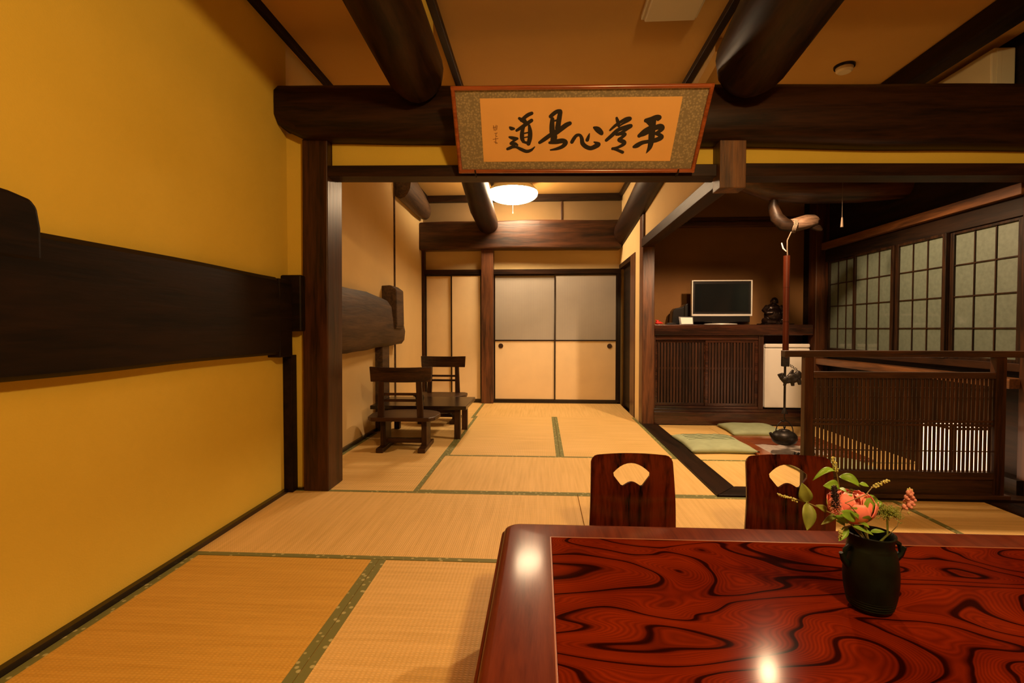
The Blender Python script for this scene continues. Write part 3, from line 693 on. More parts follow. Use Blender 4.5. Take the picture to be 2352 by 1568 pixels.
MB().cyl((2.010, HY, .30), (2.010, HY, .70), .009, .009, 12).lathe([(.009, .345), (.014, .33), (.024, .31), (.026, .30), (.005, .297)], (2.01, HY, 0), 14).tube([(2.01, HY, .30), (2.01, HY, .262), (2.018, HY, .246), (2.008, HY, .232), (1.990, HY, .238), (1.984, HY, .252)], .006, 8).build('hook_rod', M_IRON, hk, smooth=50)
# cast fish hanging by a chain
fs = thing('fish_ornament', 'black cast fish hanging by a chain from the pot hook sleeve', 'ornament', (2.03, HY - .03, .60))
b = MB()
FX = 2.035
b.ball((FX + .015, HY - .05, .60), .05, 1.15, .5, .85); b.ball((FX - .03, HY - .05, .585), .04, 1.2, .5, .8); b.ball((FX + .055, HY - .05, .622), .038, .8, .55, 1.1)
b.tube([(FX - .05, HY - .05, .58), (FX - .078, HY - .05, .60), (FX - .092, HY - .05, .635)], [.022, .014, .018], 8, (.5, 1.2))
b.tube([(FX - .08, HY - .05, .60), (FX - .06, HY - .05, .64)], [.012, .010], 8)
b.tube([(FX + .0, HY - .05, .63), (FX + .015, HY - .05, .668)], [.022, .010], 8, (.5, 1))
b.tube([(FX + .06, HY - .05, .59), (FX + .07, HY - .05, .545)], [.018, .014], 8); b.tube([(FX + .01, HY - .05, .57), (FX + .015, HY - .05, .535)], [.016, .014], 8); b.tube([(FX - .045, HY - .05, .565), (FX - .052, HY - .05, .535)], [.013, .012], 8)
o = b.build('fish_body', M_IRON, fs, smooth=180); md = o.modifiers.new('r', 'REMESH'); md.mode = 'VOXEL'; md.voxel_size = .0045; md.use_smooth_shade = True; bake(o)
b = MB()
for i in range(5):
    c0 = Vector((2.04, HY - .03, .70)).lerp(Vector((FX + .045, HY - .05, .665)), i / 4)
    b.tube([c0 + Vector((.008 * math.cos(a * PI / 4) * (1 if i % 2 else .4), .008 * math.cos(a * PI / 4) * (.4 if i % 2 else 1), .011 * math.sin(a * PI / 4))) for a in range(9)], .0022, 6)
b.build('chain', M_IRON, fs, smooth=60)
# kettle
KX, KY, KZ = 2.012, 4.25, .045
kt = thing('iron_kettle', 'black iron kettle hanging over the hearth', 'kettle', (KX, KY, KZ))
MB().lathe([(.02, 0), (.06, .002), (.088, .020), (.099, .048), (.096, .075), (.078, .098), (.050, .112), (.036, .116), (.02, .116)], (KX, KY, KZ), 32).build('kettle_body', M_IRON, kt, smooth=60)
ld = MB().lathe([(.042, .113), (.040, .120), (.02, .127), (.005, .128)], (KX, KY, KZ), 24).build('kettle_lid', M_IRON, kt, smooth=60)
MB().lathe([(.005, .126), (.006, .134), (.011, .142), (.009, .15), (.003, .153)], (KX, KY, KZ), 16).build('lid_knob', M_IRON, ld, smooth=60)
MB().tube([(KX - .085, KY - .01, KZ + .055), (KX - .108, KY - .014, KZ + .075), (KX - .122, KY - .016, KZ + .098)], [.02, .014, .011], 12).build('kettle_spout', M_IRON, kt, smooth=60)
MB().tube([(KX + .070 * math.cos(a), KY, KZ + .098 + .098 * math.sin(a)) for a in [i * PI / 14 for i in range(15)]], .0045, 8).build('kettle_handle', M_IRON, kt, smooth=60)

# ---------------------------------------------------------------- floor cushions
def cushion(name, label, cx, cy, sx, sy, rz, waves=False, z0=.001):
    t_ = thing(name, label, 'cushion', (cx, cy, z0), rz, 'green floor cushions')
    n = 22; mb = MB(); top = {}; bot = {}
    for i in range(n + 1):
        for j in range(n + 1):
            u, v = i / n * 2 - 1, j / n * 2 - 1
            e = (1 - u ** 4) * (1 - v ** 4); pin = 1 - .07 * (1 - abs(v)) * abs(u) ** 3 - .0; piv = 1 - .07 * (1 - abs(u)) * abs(v) ** 3
            x, y = u * sx / 2 * pin, v * sy / 2 * piv
            hh = .036 * max(e, 0) ** .55 + .003 * mnoise.noise(Vector((x * 9 + cx * 7, y * 9, 1))) * (e > 0)
            top[i, j] = mb.bm.verts.new((x, y, .022 + hh)); 
            bot[i, j] = top[i, j] if i in (0, n) or j in (0, n) else mb.bm.verts.new((x, y, .022 - min(.022, .05 * max(e, 0) ** .4)))
    for i in range(n):
        for j in range(n):
            mb.bm.faces.new((top[i, j], top[i + 1, j], top[i + 1, j + 1], top[i, j + 1]))
            mb.bm.faces.new((bot[i, j], bot[i, j + 1], bot[i + 1, j + 1], bot[i + 1, j]))
    mb.build('cushion_cover', M_CUSH, t_, world=False, smooth=180)
    def H(x, y):
        u, v = x / (sx / 2), y / (sy / 2); e = max((1 - u ** 4) * (1 - v ** 4), 0); return .022 + .036 * e ** .55 + .002
    if waves:
        mb = MB()
        for r_ in range(6):
            y0 = -.0 + r_ * .042
            mb.tube([(x, y0 + .011 * math.sin(x * 42 + r_ * 1.9) + .005 * math.sin(x * 90 + r_), H(x, y0)) for x in [lerp(-.2, .2, k / 40) for k in range(41)]], .0022, 5, (1, .6))
        mb.build('wave_embroidery', M_CUSHP, t_, world=False)
    return t_
cushion('floor_cushion', 'sage green floor cushion with dark wavy stitching beside the black sill', 1.462, 4.36, .54, .62, .02, True)
cushion('floor_cushion', 'plain sage green floor cushion behind the kettle by the alcove', 2.05, 4.985, .52, .50, -.02)
cushion('floor_cushion', 'shaded green floor cushion seen through the lattice and the fan cutout', 2.06, 3.62, .56, .50, .0)

# ---------------------------------------------------------------- alcove cabinet, television and small things
cb = thing('alcove_cabinet', 'long dark cabinet with slatted sliding doors in the alcove', 'cabinet', (1.75, 5.5, 0))
MB().box(1.178, 2.785, 5.30, 5.765, .935, 1.045).build('countertop', M_CABX, cb, bev=.006)
MB().box(1.178, 2.785, 5.29, 5.765, .001, .135).box(1.178, 2.785, 5.31, 5.765, .135, .165).build('plinth', M_CABX, cb, bev=.004)
MB().box(2.255, 2.305, 5.33, 5.765, .165, .935).build('side_panel', M_CABZ, cb, bev=.003)
MB().box(1.178, 1.20, 5.33, 5.765, .165, .935).build('side_panel', M_CABZ, cb, bev=.003)
MB().box(1.2, 2.255, 5.34, 5.40, .885, .935).build('door_track', M_CABX, cb, bev=.003)
MB().box(1.2, 2.255, 5.33, 5.37, .165, .19).build('door_track', M_CABX, cb, bev=.003)
MB().box(1.2, 2.255, 5.70, 5.77, .165, .935).build('back_panel', M_BLACKWX, cb)
for x0, x1, yy in ((1.20, 1.74, 5.375), (1.72, 2.255, 5.352)):
    d = MB(); e = .028
    d.box(x0, x0 + e, yy, yy + .02, .19, .885); d.box(x1 - e, x1, yy, yy + .02, .19, .885); d.box(x0 + e, x1 - e, yy, yy + .02, .19, .22); d.box(x0 + e, x1 - e, yy, yy + .02, .855, .885)
    dd = d.build('sliding_door', M_CABX, cb, bev=.002)
    s = MB(); k = 15
    for i in range(k):
        c = lerp(x0 + e, x1 - e, (i + .5) / k); s.box(c - .009, c + .009, yy + .001, yy + .014, .22, .855)
    s.box(x0 + e, x1 - e, yy + .014, yy + .02, .575, .595)
    s.build('door_slats', M_CABZ, dd)
    MB().box(x0 + e, x1 - e, yy + .0145, yy + .019, .22, .855).build('door_backing', M_BLACKWX, dd)

fg = thing('refrigerator', 'small cream white refrigerator in the niche under the counter', 'refrigerator', (2.54, 5.5, .166))
MB().box(2.315, 2.77, 5.36, 5.76, .176, .835).build('body', M_FRIDGE, fg, bev=.02, seg=3)
MB().box(2.318, 2.768, 5.325, 5.358, .180, .800).build('door', M_FRIDGE, fg, bev=.012, seg=3)
MB().box(2.318, 2.768, 5.322, 5.36, .806, .846).build('top_trim', M_FRIDGE, fg, bev=.012, seg=3)
for fx in (2.34, 2.70): MB().box(fx, fx + .04, 5.40, 5.72, .166, .178).build('foot', M_BLACK, fg)

tv = thing('television', 'flat television with a thin silver frame standing on the alcove counter', 'television', (1.91, 5.46, 1.046))
x0, x1, z0, z1 = 1.595, 2.222, 1.135, 1.515
f = MB(); e = .012
f.box(x0, x0 + e, 5.42, 5.47, z0, z1); f.box(x1 - e, x1, 5.42, 5.47, z0, z1); f.box(x0 + e, x1 - e, 5.42, 5.47, z1 - e, z1); f.box(x0 + e, x1 - e, 5.42, 5.47, z0, z0 + .022)
f.build('silver_bezel', M_SILVER, tv, bev=.003)
MB().box(x0 + e, x1 - e, 5.435, 5.465, z0 + .022, z1 - e).build('inner_bezel', M_BLACK, tv)
MB().box(x0 + .035, x1 - .035, 5.430, 5.436, z0 + .05, z1 - .038).build('screen', M_SCREEN, tv)
MB().box(x0 + .015, x1 - .02, 5.43, 5.48, z0 - .062, z0 - .001).build('speaker_bar', M_BLACK, tv, bev=.006)
MB().box(1.82, 2.0, 5.46, 5.50, 1.058, 1.16).build('stand_neck', M_BLACK, tv)
MB().lathe([(.01, 0), (.17, 0), (.165, .010), (.05, .016), (.01, .016)], (1.91, 5.475, 1.046), 36).build('stand_base', M_SILVER, tv, smooth=40)

pf = thing('card_stand', 'small white card in a dark stand left of the television', 'card stand', (1.54, 5.40, 1.046))
MB().quadbox([(1.462, 5.385, 1.046), (1.605, 5.385, 1.046), (1.605, 5.40, 1.046), (1.462, 5.40, 1.046), (1.455, 5.405, 1.128), (1.605, 5.405, 1.128), (1.605, 5.42, 1.128), (1.455, 5.42, 1.128)]).build('stand', M_BLACK, pf)
MB().quadbox([(1.478, 5.383, 1.052), (1.597, 5.383, 1.052), (1.597, 5.386, 1.052), (1.478, 5.386, 1.052), (1.472, 5.4005, 1.120), (1.597, 5.4005, 1.120), (1.597, 5.404, 1.120), (1.472, 5.404, 1.120)]).build('white_card', M_PAPERW, pf)
ph = thing('stepped_block', 'black block with a stepped top behind the white card', 'case', (1.53, 5.60, 1.046))  # unidentified dark outline, modelled as a plain black block
MB().prism([(1.42, 1.046), (1.60, 1.046), (1.60, 1.28), (1.57, 1.27), (1.53, 1.235), (1.46, 1.225), (1.43, 1.19)], 'Y', 5.55, 5.68).build('block_body', M_BLACK, ph, bev=.01)
MB().box(1.55, 1.59, 5.53, 5.56, 1.06, 1.26).build('block_spine', M_BLACK, ph, bev=.008)
rc = thing('red_figurine', 'tiny red cloth figure at the left end of the alcove counter', 'ornament', (1.235, 5.38, 1.046))
o = MB().ball((1.235, 5.38, 1.062), .03, 1.15, .8, .55).ball((1.228, 5.38, 1.08), .016, 1, 1, 1).tube([(1.25, 5.38, 1.07), (1.285, 5.38, 1.058)], [.012, .006], 8).tube([(1.22, 5.38, 1.085), (1.205, 5.38, 1.098)], [.008, .003], 6).build('red_body', M_REDOBJ, rc, smooth=180)
md = o.modifiers.new('r', 'REMESH'); md.mode = 'VOXEL'; md.voxel_size = .003; md.use_smooth_shade = True; bake(o)
tag(MB().prism([(1.31, 1.046), (1.42, 1.046), (1.415, 1.058), (1.38, 1.064), (1.32, 1.062)], 'Y', 5.34, 5.40).build('remote_control', M_BLACK, bev=.003), 'flat dark remote lying beside the tiny red figure on the counter', 'remote control')

# seated laughing statue
st = thing('seated_statue', 'dark bronze seated round-bellied statue on the alcove counter', 'statue', (2.46, 5.46, 1.046))
b = MB(); SX, SY, SZ = 2.455, 5.46, 1.05
b.ball((SX, SY, SZ + .095), .085, 1.12, .85, 1.02, 3)            # belly
b.ball((SX, SY + .01, SZ + .165), .06, 1.25, .85, .9, 3)         # chest and shoulders
b.ball((SX + .005, SY - .01, SZ + .245), .036, 1, .95, 1.08, 3)  # head
for s in (-1, 1):
    b.tube([(SX + s * .06, SY, SZ + .185), (SX + s * .098, SY - .01, SZ + .145), (SX + s * .085, SY - .06, SZ + .115), (SX + s * .04, SY - .08, SZ + .12)], [.03, .028, .022, .016], 10)
    b.tube([(SX + s * .03, SY, SZ + .03), (SX + s * .10, SY - .03, SZ + .035), (SX + s * .09, SY - .09, SZ + .022), (SX + s * .02, SY - .095, SZ + .018)], [.04, .036, .026, .02], 10)
    b.ball((SX + .005 + s * .036, SY - .005, SZ + .235), .012, .6, .8, 1.8)
b.ball((SX + .005, SY - .045, SZ + .242), .008, 1, 1, 1.2); b.ball((SX, SY, SZ + .012), .1, 1.25, .95, .16, 3)
b.ball((SX + .12, SY + .02, SZ + .06), .06, .8, .8, 1.1); 
o = b.build('figure', M_BRONZE, st, smooth=180); md = o.modifiers.new('r', 'REMESH'); md.mode = 'VOXEL'; md.voxel_size = .004; md.use_smooth_shade = True; bake(o)
MB().box(SX - .13, SX + .17, SY - .10, SY + .10, 1.046, 1.056).build('statue_base', M_BLACKWX, st, bev=.003)
b = MB()
for s in (-1, 1): b.ball((SX + .005 + s * .013, SY - .044, SZ + .252), .004)
b.tube([(SX - .012, SY - .043, SZ + .231), (SX + .005, SY - .047, SZ + .226), (SX + .022, SY - .043, SZ + .231)], .003, 6)
b.build('face_details', M_BLACK, st)

# ---------------------------------------------------------------- lattice screen
ls = thing('lattice_screen', 'low standing wooden screen with fine vertical slats at the front of the hearth room', 'screen', (2.10, 3.06, .012))
Y0, Y1 = 3.03, 3.075
for x0, x1 in ((1.548, 1.598), (2.615, 2.672)):
    MB().box(x0, x1, Y0, Y1, .012, .835).build('upright', M_WZ, ls, bev=.003)
MB().box(1.430, 2.858, Y0 - .004, Y1 + .004, .835, .872).build('top_rail', M_SLATX, ls, bev=.003)
MB().box(1.598, 2.615, Y0, Y1, .712, .748).build('upper_rail', M_SLATX, ls, bev=.003)
MB().box(1.598, 2.615, Y0, Y1, .125, .168).build('lower_rail', M_SLATX, ls, bev=.003)
MB().box(1.598, 2.615, Y0 + .012, Y1 - .012, .035, .125).build('bottom_panel', M_SLATX, ls)
MB().box(1.53, 2.70, Y0 - .012, Y1 + .012, .0125, .038).build('base_rail', M_SLATX, ls, bev=.003)
s = MB(); k = 43
for i in range(k):
    c = lerp(1.600, 2.613, (i + .5) / k); s.box(c - .0080, c + .0080, Y0 + .020, Y0 + .0245, .166, .714)
s.build('slats', M_SLAT, ls)
s = MB()
for z in (.60, .655, .285): s.box(1.598, 2.615, Y0 + .0245, Y0 + .029, z - .003, z + .003)
for z in (.438, .462): s.box(1.598, 2.615, Y0 + .016, Y0 + .030, z - .006, z + .006)
s.build('cross_rails', M_SLATX, ls)

# ---------------------------------------------------------------- paper floor lantern behind the screen
lt = thing('paper_lantern', 'glowing square paper floor lantern behind the lattice screen', 'lantern', (2.665, 3.36, .001))
lx0, lx1, ly0, ly1 = 2.53, 2.80, 3.23, 3.50
f = MB()
for a in (lx0, lx1 - .014):
    for c in (ly0, ly1 - .014): f.box(a, a + .014, c, c + .014, .001, .40)
for z in (.03, .375):
    f.box(lx0, lx1, ly0, ly0 + .012, z, z + .014); f.box(lx0, lx1, ly1 - .012, ly1, z, z + .014); f.box(lx0, lx0 + .012, ly0, ly1, z, z + .014); f.box(lx1 - .012, lx1, ly0, ly1, z, z + .014)
f.build('lantern_frame', M_WZ, lt, bev=.001)
MB().box(lx0 + .013, lx1 - .013, ly0 + .013, ly1 - .013, .046, .372).build('lantern_paper', M_LANT, lt, bev=.004)

# ---------------------------------------------------------------- low chairs and table in the rear room
def low_chair(label, loc, rz):
    t_ = thing('low_chair', label, 'chair', loc, rz, 'low wooden chairs in the rear room')
    m = MB(); P = []                                    # crest: gently bowed board
    n = 12
    def yb(u): return -.20 - .035 * (1 - u * u) 
    for i in range(n + 1):
        u = i / n * 2 - 1; x = .252 * u; hx = .003 * u * u
        y = yb(u)
        P.append([m.bm.verts.new(p) for p in ((x * .97, y, .572 + hx), (x * .97, y + .026, .572 + hx), (x, y + .020, .690 + hx * 2), (x, y - .006, .690 + hx * 2))])
    for A, B in zip(P, P[1:]):
        for k in range(4): m.bm.faces.new((A[k], A[(k + 1) % 4], B[(k + 1) % 4], B[k]))
    m.bm.faces.new(P[0]); m.bm.faces.new(P[-1][::-1])
    m.build('crest_rail', M_CHAIR, t_, bev=.004, world=False)
    for s in (-1, 1):
        MB().quadbox([(s * .16 - .026, -.215, .285), (s * .16 + .026, -.215, .285), (s * .16 + .026, -.180, .285), (s * .16 - .026, -.180, .285),
                      (s * .15 - .022, -.226, .58), (s * .15 + .022, -.226, .58), (s * .15 + .022, -.200, .58), (s * .15 - .022, -.200, .58)]).build('back_upright', M_CHAIRZ, t_, bev=.004, world=False)
    for z in (.425, .475): MB().box(-.145, .145, -.213, -.195, z - .011, z + .011).build('back_rail', M_CHAIR, t_, bev=.003, world=False)
    pl = [(-.235, -.235), (.235, -.235)] + [(.275, -.18), (.290, -.02)] + [(.29 * math.cos(a), -.02 + .23 * math.sin(a)) for a in [i * PI / 16 for i in range(1, 16)]] + [(-.290, -.02), (-.275, -.18)]
    MB().prism(pl, 'Z', .258, .290).build('seat', M_CHAIR, t_, bev=.007, world=False)
    MB().box(-.19, .19, -.02, .02, .222, .258).build('seat_support', M_CHAIR, t_, bev=.003, world=False)
    for s in (-1, 1):
        MB().box(s * .17 - .022, s * .17 + .022, -.115, .06, .035, .258).build('leg', M_CHAIRZ, t_, bev=.004, world=False)
        MB().box(s * .17 - .030, s * .17 + .030, -.22, .17, .001, .037).build('foot', M_CHAIR, t_, bev=.005, world=False)
    MB().box(-.15, .15, -.045, -.01, .045, .085).build('stretcher', M_CHAIR, t_, bev=.003, world=False)
    return t_
c1 = low_chair('nearer low wooden chair with its back to the viewer', (-1.135, 4.16, 0), .03)
dup(c1, (-1.095, 5.34, 0), PI - .02, 'farther low wooden chair facing the viewer behind the low table')

lt_ = thing('low_side_table', 'low dark rectangular table between the two low chairs', 'table', (-1.10, 4.72, 0))
TX0, TX1, TY0, TY1 = -1.535, -.665, 4.40, 5.02
MB().box(TX0, TX1, TY0, TY1, .278, .312).build('tabletop', M_LACQ, lt_, bev=.004)
for x in (TX0 + .07, TX1 - .12):
    for y in (TY0 + .07, TY1 - .12):
        MB().box(x, x + .055, y, y + .055, .001, .278).build('leg', M_CHAIRZ, lt_, bev=.004)
for y in (TY0 + .08, TY1 - .12): MB().box(TX0 + .125, TX1 - .12, y + .01, y + .04, .235, .278).build('apron', M_CHAIR, lt_, bev=.003)
MB().tube([(TX1 - .12, TY0 + .115, .20), (TX1 - .26, TY0 + .125, .275)], .006, 6).tube([(TX0 + .12, TY0 + .115, .20), (TX0 + .26, TY0 + .125, .275)], .006, 6).build('folding_brace', M_IRON, lt_)
# little jar on it
jr = thing('small_jar', 'little dark handled jar on the low side table', 'jar', (-1.145, 4.66, .313))
JX, JY, JZ = -1.145, 4.66, .313
MB().lathe([(.02, 0), (.036, .003), (.040, .03), (.038, .058), (.030, .068), (.032, .078), (.024, .078), (.02, .06)], (JX, JY, JZ), 24).build('jar_body', M_VASE, jr, smooth=50)
MB().tube([(JX + .022 * math.cos(a), JY, JZ + .076 + .022 * math.sin(a)) for a in [i * PI / 8 for i in range(9)]], .004, 8).build('jar_handle', M_VASE, jr, smooth=60)
MB().tube([(JX - .036, JY, JZ + .045), (JX - .052, JY, JZ + .062)], [.009, .006], 8).build('jar_spout', M_VASE, jr, smooth=60)

# ---------------------------------------------------------------- big lacquered table
tb = thing('lacquered_table', 'low red-brown lacquered table with a swirling wood grain panel', 'table', (.90, 1.22, 0))
X0, X1, Y0, Y1, ZT = -.117, 1.98, .74, 1.722, .33
def rrect(x0, x1, y0, y1, r, n=6):
    P = []
    for cx, cy, a0 in ((x1 - r, y1 - r, 0), (x0 + r, y1 - r, PI / 2), (x0 + r, y0 + r, PI), (x1 - r, y0 + r, 1.5 * PI)):
        P += [(cx + r * math.cos(a0 + k * PI / 2 / n), cy + r * math.sin(a0 + k * PI / 2 / n)) for k in range(n + 1)]
    return P
# edge: stacked rounded outlines give the moulded profile
prof = [(.030, .262), (.012, .266), (.004, .276), (.0, .290), (.003, .303), (.012, .309), (.012, .314), (.016, .322), (.026, .3285), (.034, .33)]
m = MB(); rings = []
for ins, z in prof:
    rings.append([m.bm.verts.new((x, y, z)) for x, y in rrect(X0 - .018 + ins, X1 + .018 - ins, Y0 - .018 + ins, Y1 + .012 - ins, .05 - ins * .4)])
for A, B in zip(rings, rings[1:]):
    for k in range(len(A)): m.bm.faces.new((A[k], A[(k + 1) % len(A)], B[(k + 1) % len(A)], B[k]))
m.bm.faces.new(rings[0][::-1])
PX0, PX1, PY0, PY1 = .031, 1.84, .885, 1.602
inner = [m.bm.verts.new(p) for p in ((PX1, PY1, .33), (PX0, PY1, .33), (PX0, PY0, .33), (PX1, PY0, .33))]
ed = []
R = rings[-1]; k = len(R) // 4
for c in range(4):                                    # four mitred boards
    seg = R[c * k: (c + 1) * k]; nx = R[((c + 1) * k) % len(R)]
    mid = c * k + k // 2
ring_mid = [R[c * k + k // 2] for c in range(4)]
for c in range(4):
    a = c * k + k // 2; bnd = [R[(a + j) % len(R)] for j in range(k + 1)]
    m.bm.faces.new(bnd + [inner[(c + 1) % 4], inner[c]])
m.build('top_frame', M_TFRAMEY, tb, smooth=35)
MB().box(PX0 + .003, PX1 - .003, PY0 + .003, PY1 - .003, .31, .3295).build('grain_panel', M_KEYAKI, tb)
ln = MB(); q = .0022
ln.box(PX0 - q, PX0 + q, PY0, PY1, .320, .3306); ln.box(PX1 - q, PX1 + q, PY0, PY1, .320, .3306); ln.box(PX0, PX1, PY0 - q, PY0 + q, .320, .3306); ln.box(PX0, PX1, PY1 - q, PY1 + q, .320, .3306)
ln.build('panel_bead', M_TLINE, tb, bev=.0006)
MB().box(X0 + .05, X1 - .05, Y1 - .08, Y1 - .055, .19, .262).box(X0 + .05, X1 - .05, Y0 + .055, Y0 + .08, .19, .262).box(X0 + .05, X0 + .075, Y0 + .08, Y1 - .08, .19, .262).box(X1 - .075, X1 - .05, Y0 + .08, Y1 - .08, .19, .262).build('apron', M_TFRAME, tb)
for x in (X0 + .04, X1 - .13):
    for y in (Y0 + .04, Y1 - .13):
        MB().tube([(x + .045, y + .045, .262), (x + .045, y + .045, .15), (x + .045, y + .045, .06), (x + .045, y + .045, .02), (x + .045, y + .045, .001)], [.062, .058, .048, .05, .058], 4, up=(1, 1, 0)).build('leg', M_TFRAME, tb, bev=.01)

# ---------------------------------------------------------------- legless chairs with fan cutouts
def zaisu(label, loc, rz):
    t_ = thing('legless_chair', label, 'chair', loc, rz, 'legless floor chairs')
    # side profile (y, z): seat lies toward -y, the back rises and leans back
    S = [(-.40, .012), (-.30, .010), (-.15, .016), (-.07, .020), (-.03, .030), (-.005, .052), (.008, .085), (.010, .13), (.012, .20), (.018, .27), (.028, .34), (.040, .40), (.050, .445)]
    # smooth sampling
    P = []
    for i in range(len(S) - 1):
        p0 = Vector(S[max(i - 1, 0)]); p1 = Vector(S[i]); p2 = Vector(S[i + 1]); p3 = Vector(S[min(i + 2, len(S) - 1)])
        for k in range(4):
            t = k / 4; P.append(.5 * ((2 * p1) + (p2 - p0) * t + (2 * p0 - 5 * p1 + 4 * p2 - p3) * t * t + (3 * p1 - p0 - 3 * p2 + p3) * t ** 3))
    P.append(Vector(S[-1]))
    nu = 24; th = .012; m = MB(); rows_f = []; rows_b = []
    for i, p in enumerate(P):
        a = P[max(i - 1, 0)]; b_ = P[min(i + 1, len(P) - 1)]; d = (b_ - a).normalized(); nrm = Vector((-d.y, d.x))
        z = p.y
        wv_ = .190 - .012 * max(0, (z - .05) / .4) if z > .03 else .20
        if z > .41: wv_ -= .028 * ((z - .41) / .035) ** 2.2
        f = []; bk = []
        for j in range(nu + 1):
            u = j / nu * 2 - 1; x = wv_ * u
            bow = .018 * u * u * min(1, max(0, (z - .05) / .2))
            crown = -.004 * u * u if i == len(P) - 1 else 0
            f.append(m.bm.verts.new((x, p.x - bow + nrm.x * th / 2, z + nrm.y * th / 2 + crown)))
            bk.append(m.bm.verts.new((x, p.x - bow - nrm.x * th / 2, z - nrm.y * th / 2 + crown)))
        rows_f.append(f); rows_b.append(bk)
    n = len(P)
    for i in range(n - 1):
        for j in range(nu):
            m.bm.faces.new((rows_f[i][j], rows_f[i][j + 1], rows_f[i + 1][j + 1], rows_f[i + 1][j]))
            m.bm.faces.new((rows_b[i][j], rows_b[i + 1][j], rows_b[i + 1][j + 1], rows_b[i][j + 1]))
        m.bm.faces.new((rows_f[i][0], rows_f[i + 1][0], rows_b[i + 1][0], rows_b[i][0])); m.bm.faces.new((rows_f[i][nu], rows_b[i][nu], rows_b[i + 1][nu], rows_f[i + 1][nu]))
    for j in range(nu):
        m.bm.faces.new((rows_f[0][j], rows_b[0][j], rows_b[0][j + 1], rows_f[0][j + 1])); m.bm.faces.new((rows_f[-1][j], rows_f[-1][j + 1], rows_b[-1][j + 1], rows_b[-1][j]))
    body = m.build('bentwood_shell', M_ZAISU, t_, world=False, smooth=40)
    # fan shaped opening
    fan = []
    for k in range(11):
        a = lerp(-1, 1, k / 10); fan.append((.080 * a, .404 - .040 * a * a))
    fan += [(.078, .350), (.046, .309), (.038, .307)]
    for k in range(1, 8): a = lerp(1, -1, k / 8); fan.append((.030 * a, .311 + .013 * (1 - a * a)))
    fan += [(-.038, .307), (-.046, .309), (-.078, .350)]
    cut = MB().prism(fan, 'Y', -.15, .2).build('cutter', M_ZAISU, t_, world=False)
    md = body.modifiers.new('hole', 'BOOLEAN'); md.operation = 'DIFFERENCE'; md.object = cut; md.solver = 'EXACT'
    bake(body); bpy.data.objects.remove(cut, do_unlink=True)
    return t_
z1_ = zaisu('legless bentwood floor chair with a fan cutout, the left one behind the red table', (.400, 2.20, .001), .02)
dup(z1_, (1.077, 2.215, .001), -.03, 'legless bentwood floor chair with a fan cutout, right one behind the flower vase')

# ---------------------------------------------------------------- vase and flowers
VX, VY, VZ = .790, 1.235, .3315
vs = thing('ceramic_vase', 'black-green glazed ribbed vase with small lugs on the red table', 'vase', (VX, VY, VZ))
pf_ = [(.01, 0), (.040, 0), (.044, .004)]
for i in range(1, 25):
    z = .004 + i / 24 * .146; u = i / 24
    r = .046 + .0115 * math.sin(PI * min(1, u * .95)) ** .8 
    pf_.append((r + .0011 * math.sin(i * PI), z)); pf_.append((r - .0009, z + .003))
pf_ += [(.0475, .156), (.0475, .164), (.0505, .172), (.052, .180), (.049, .1815), (.045, .176), (.042, .16), (.040, .05), (.01, .045)]
m = MB().lathe(pf_, (VX, VY, VZ), 40)
for v in m.bm.verts:
    d = v.co - Vector((VX, VY, VZ)); k = 1 + .035 * math.sin(3 * math.atan2(d.y, d.x)) * (d.z > .15); v.co.x = VX + d.x * k; v.co.y = VY + d.y * k
m.build('vase_body', M_VASE, vs, smooth=50)
for s, zz in ((-1, .128), (1, .145)):
    MB().tube([(VX + s * .050, VY, VZ + zz - .030), (VX + s * .066, VY - .004, VZ + zz - .012), (VX + s * .073, VY - .006, VZ + zz + .006)], [.010, .007, .005], 8, wob=.3).tube([(VX + s * .049, VY, VZ + zz + .018), (VX + s * .062, VY - .004, VZ + zz + .012), (VX + s * .064, VY - .004, VZ + zz - .006)], [.008, .006, .004], 8, wob=.3).build('lug', M_VASE, vs, smooth=60)

def leaf(m, base, tip, wdt, nrm=(0, -.4, 1), curl=.15, n=8):
    base, tip = Vector(base), Vector(tip); d = tip - base; Ln = d.length; d.normalize()
    nv = Vector(nrm); nv = (nv - d * nv.dot(d)).normalized(); sd_ = d.cross(nv)
    rows = []
    for i in range(n + 1):
        t = i / n; ww = wdt / 2 * (math.sin(PI * t ** .8)) ** .8 if 0 < t < 1 else 0
        c = base + d * Ln * t + nv * (curl * Ln * (.6 * math.sin(PI * t) - .5 * t * t))
        row = []
        for k in (-1, -.5, 0, .5, 1):
            row.append(m.bm.verts.new(c + sd_ * ww * k + nv * abs(k) * ww * .28))
        rows.append(row)
    th = nv * .0006
    for A, B in zip(rows, rows[1:]):
        for k in range(4):
            try: m.bm.faces.new((A[k], A[k + 1], B[k + 1], B[k]))
            except ValueError: pass
    return m
def buds(m, a, b_, r0, r1, cnt, seed, bud=.0021):
    rd = random.Random(seed); a, b_ = Vector(a), Vector(b_)
    for i in range(cnt):
        t = i / cnt; p = a.lerp(b_, t); r = lerp(r0, r1, t)
        q = p + Vector((rd.uniform(-1, 1), rd.uniform(-1, 1), rd.uniform(-1, 1))).normalized() * r
        m.ball(q, bud * rd.uniform(.8, 1.25), n=1)
    return m
MOUTH = Vector((VX - .005, VY, VZ + .15))
def pos(px, py, dy=0):            # flowers laid out in the plane through the vase, metres from measured positions
    k = (VY + dy) / 1.22
    return Vector(((px - 2012) / 943 * k + .790 * k, VY + dy, 1 + (.334 - (py - 1405) / 943 - 1) * k))
sprigs = []
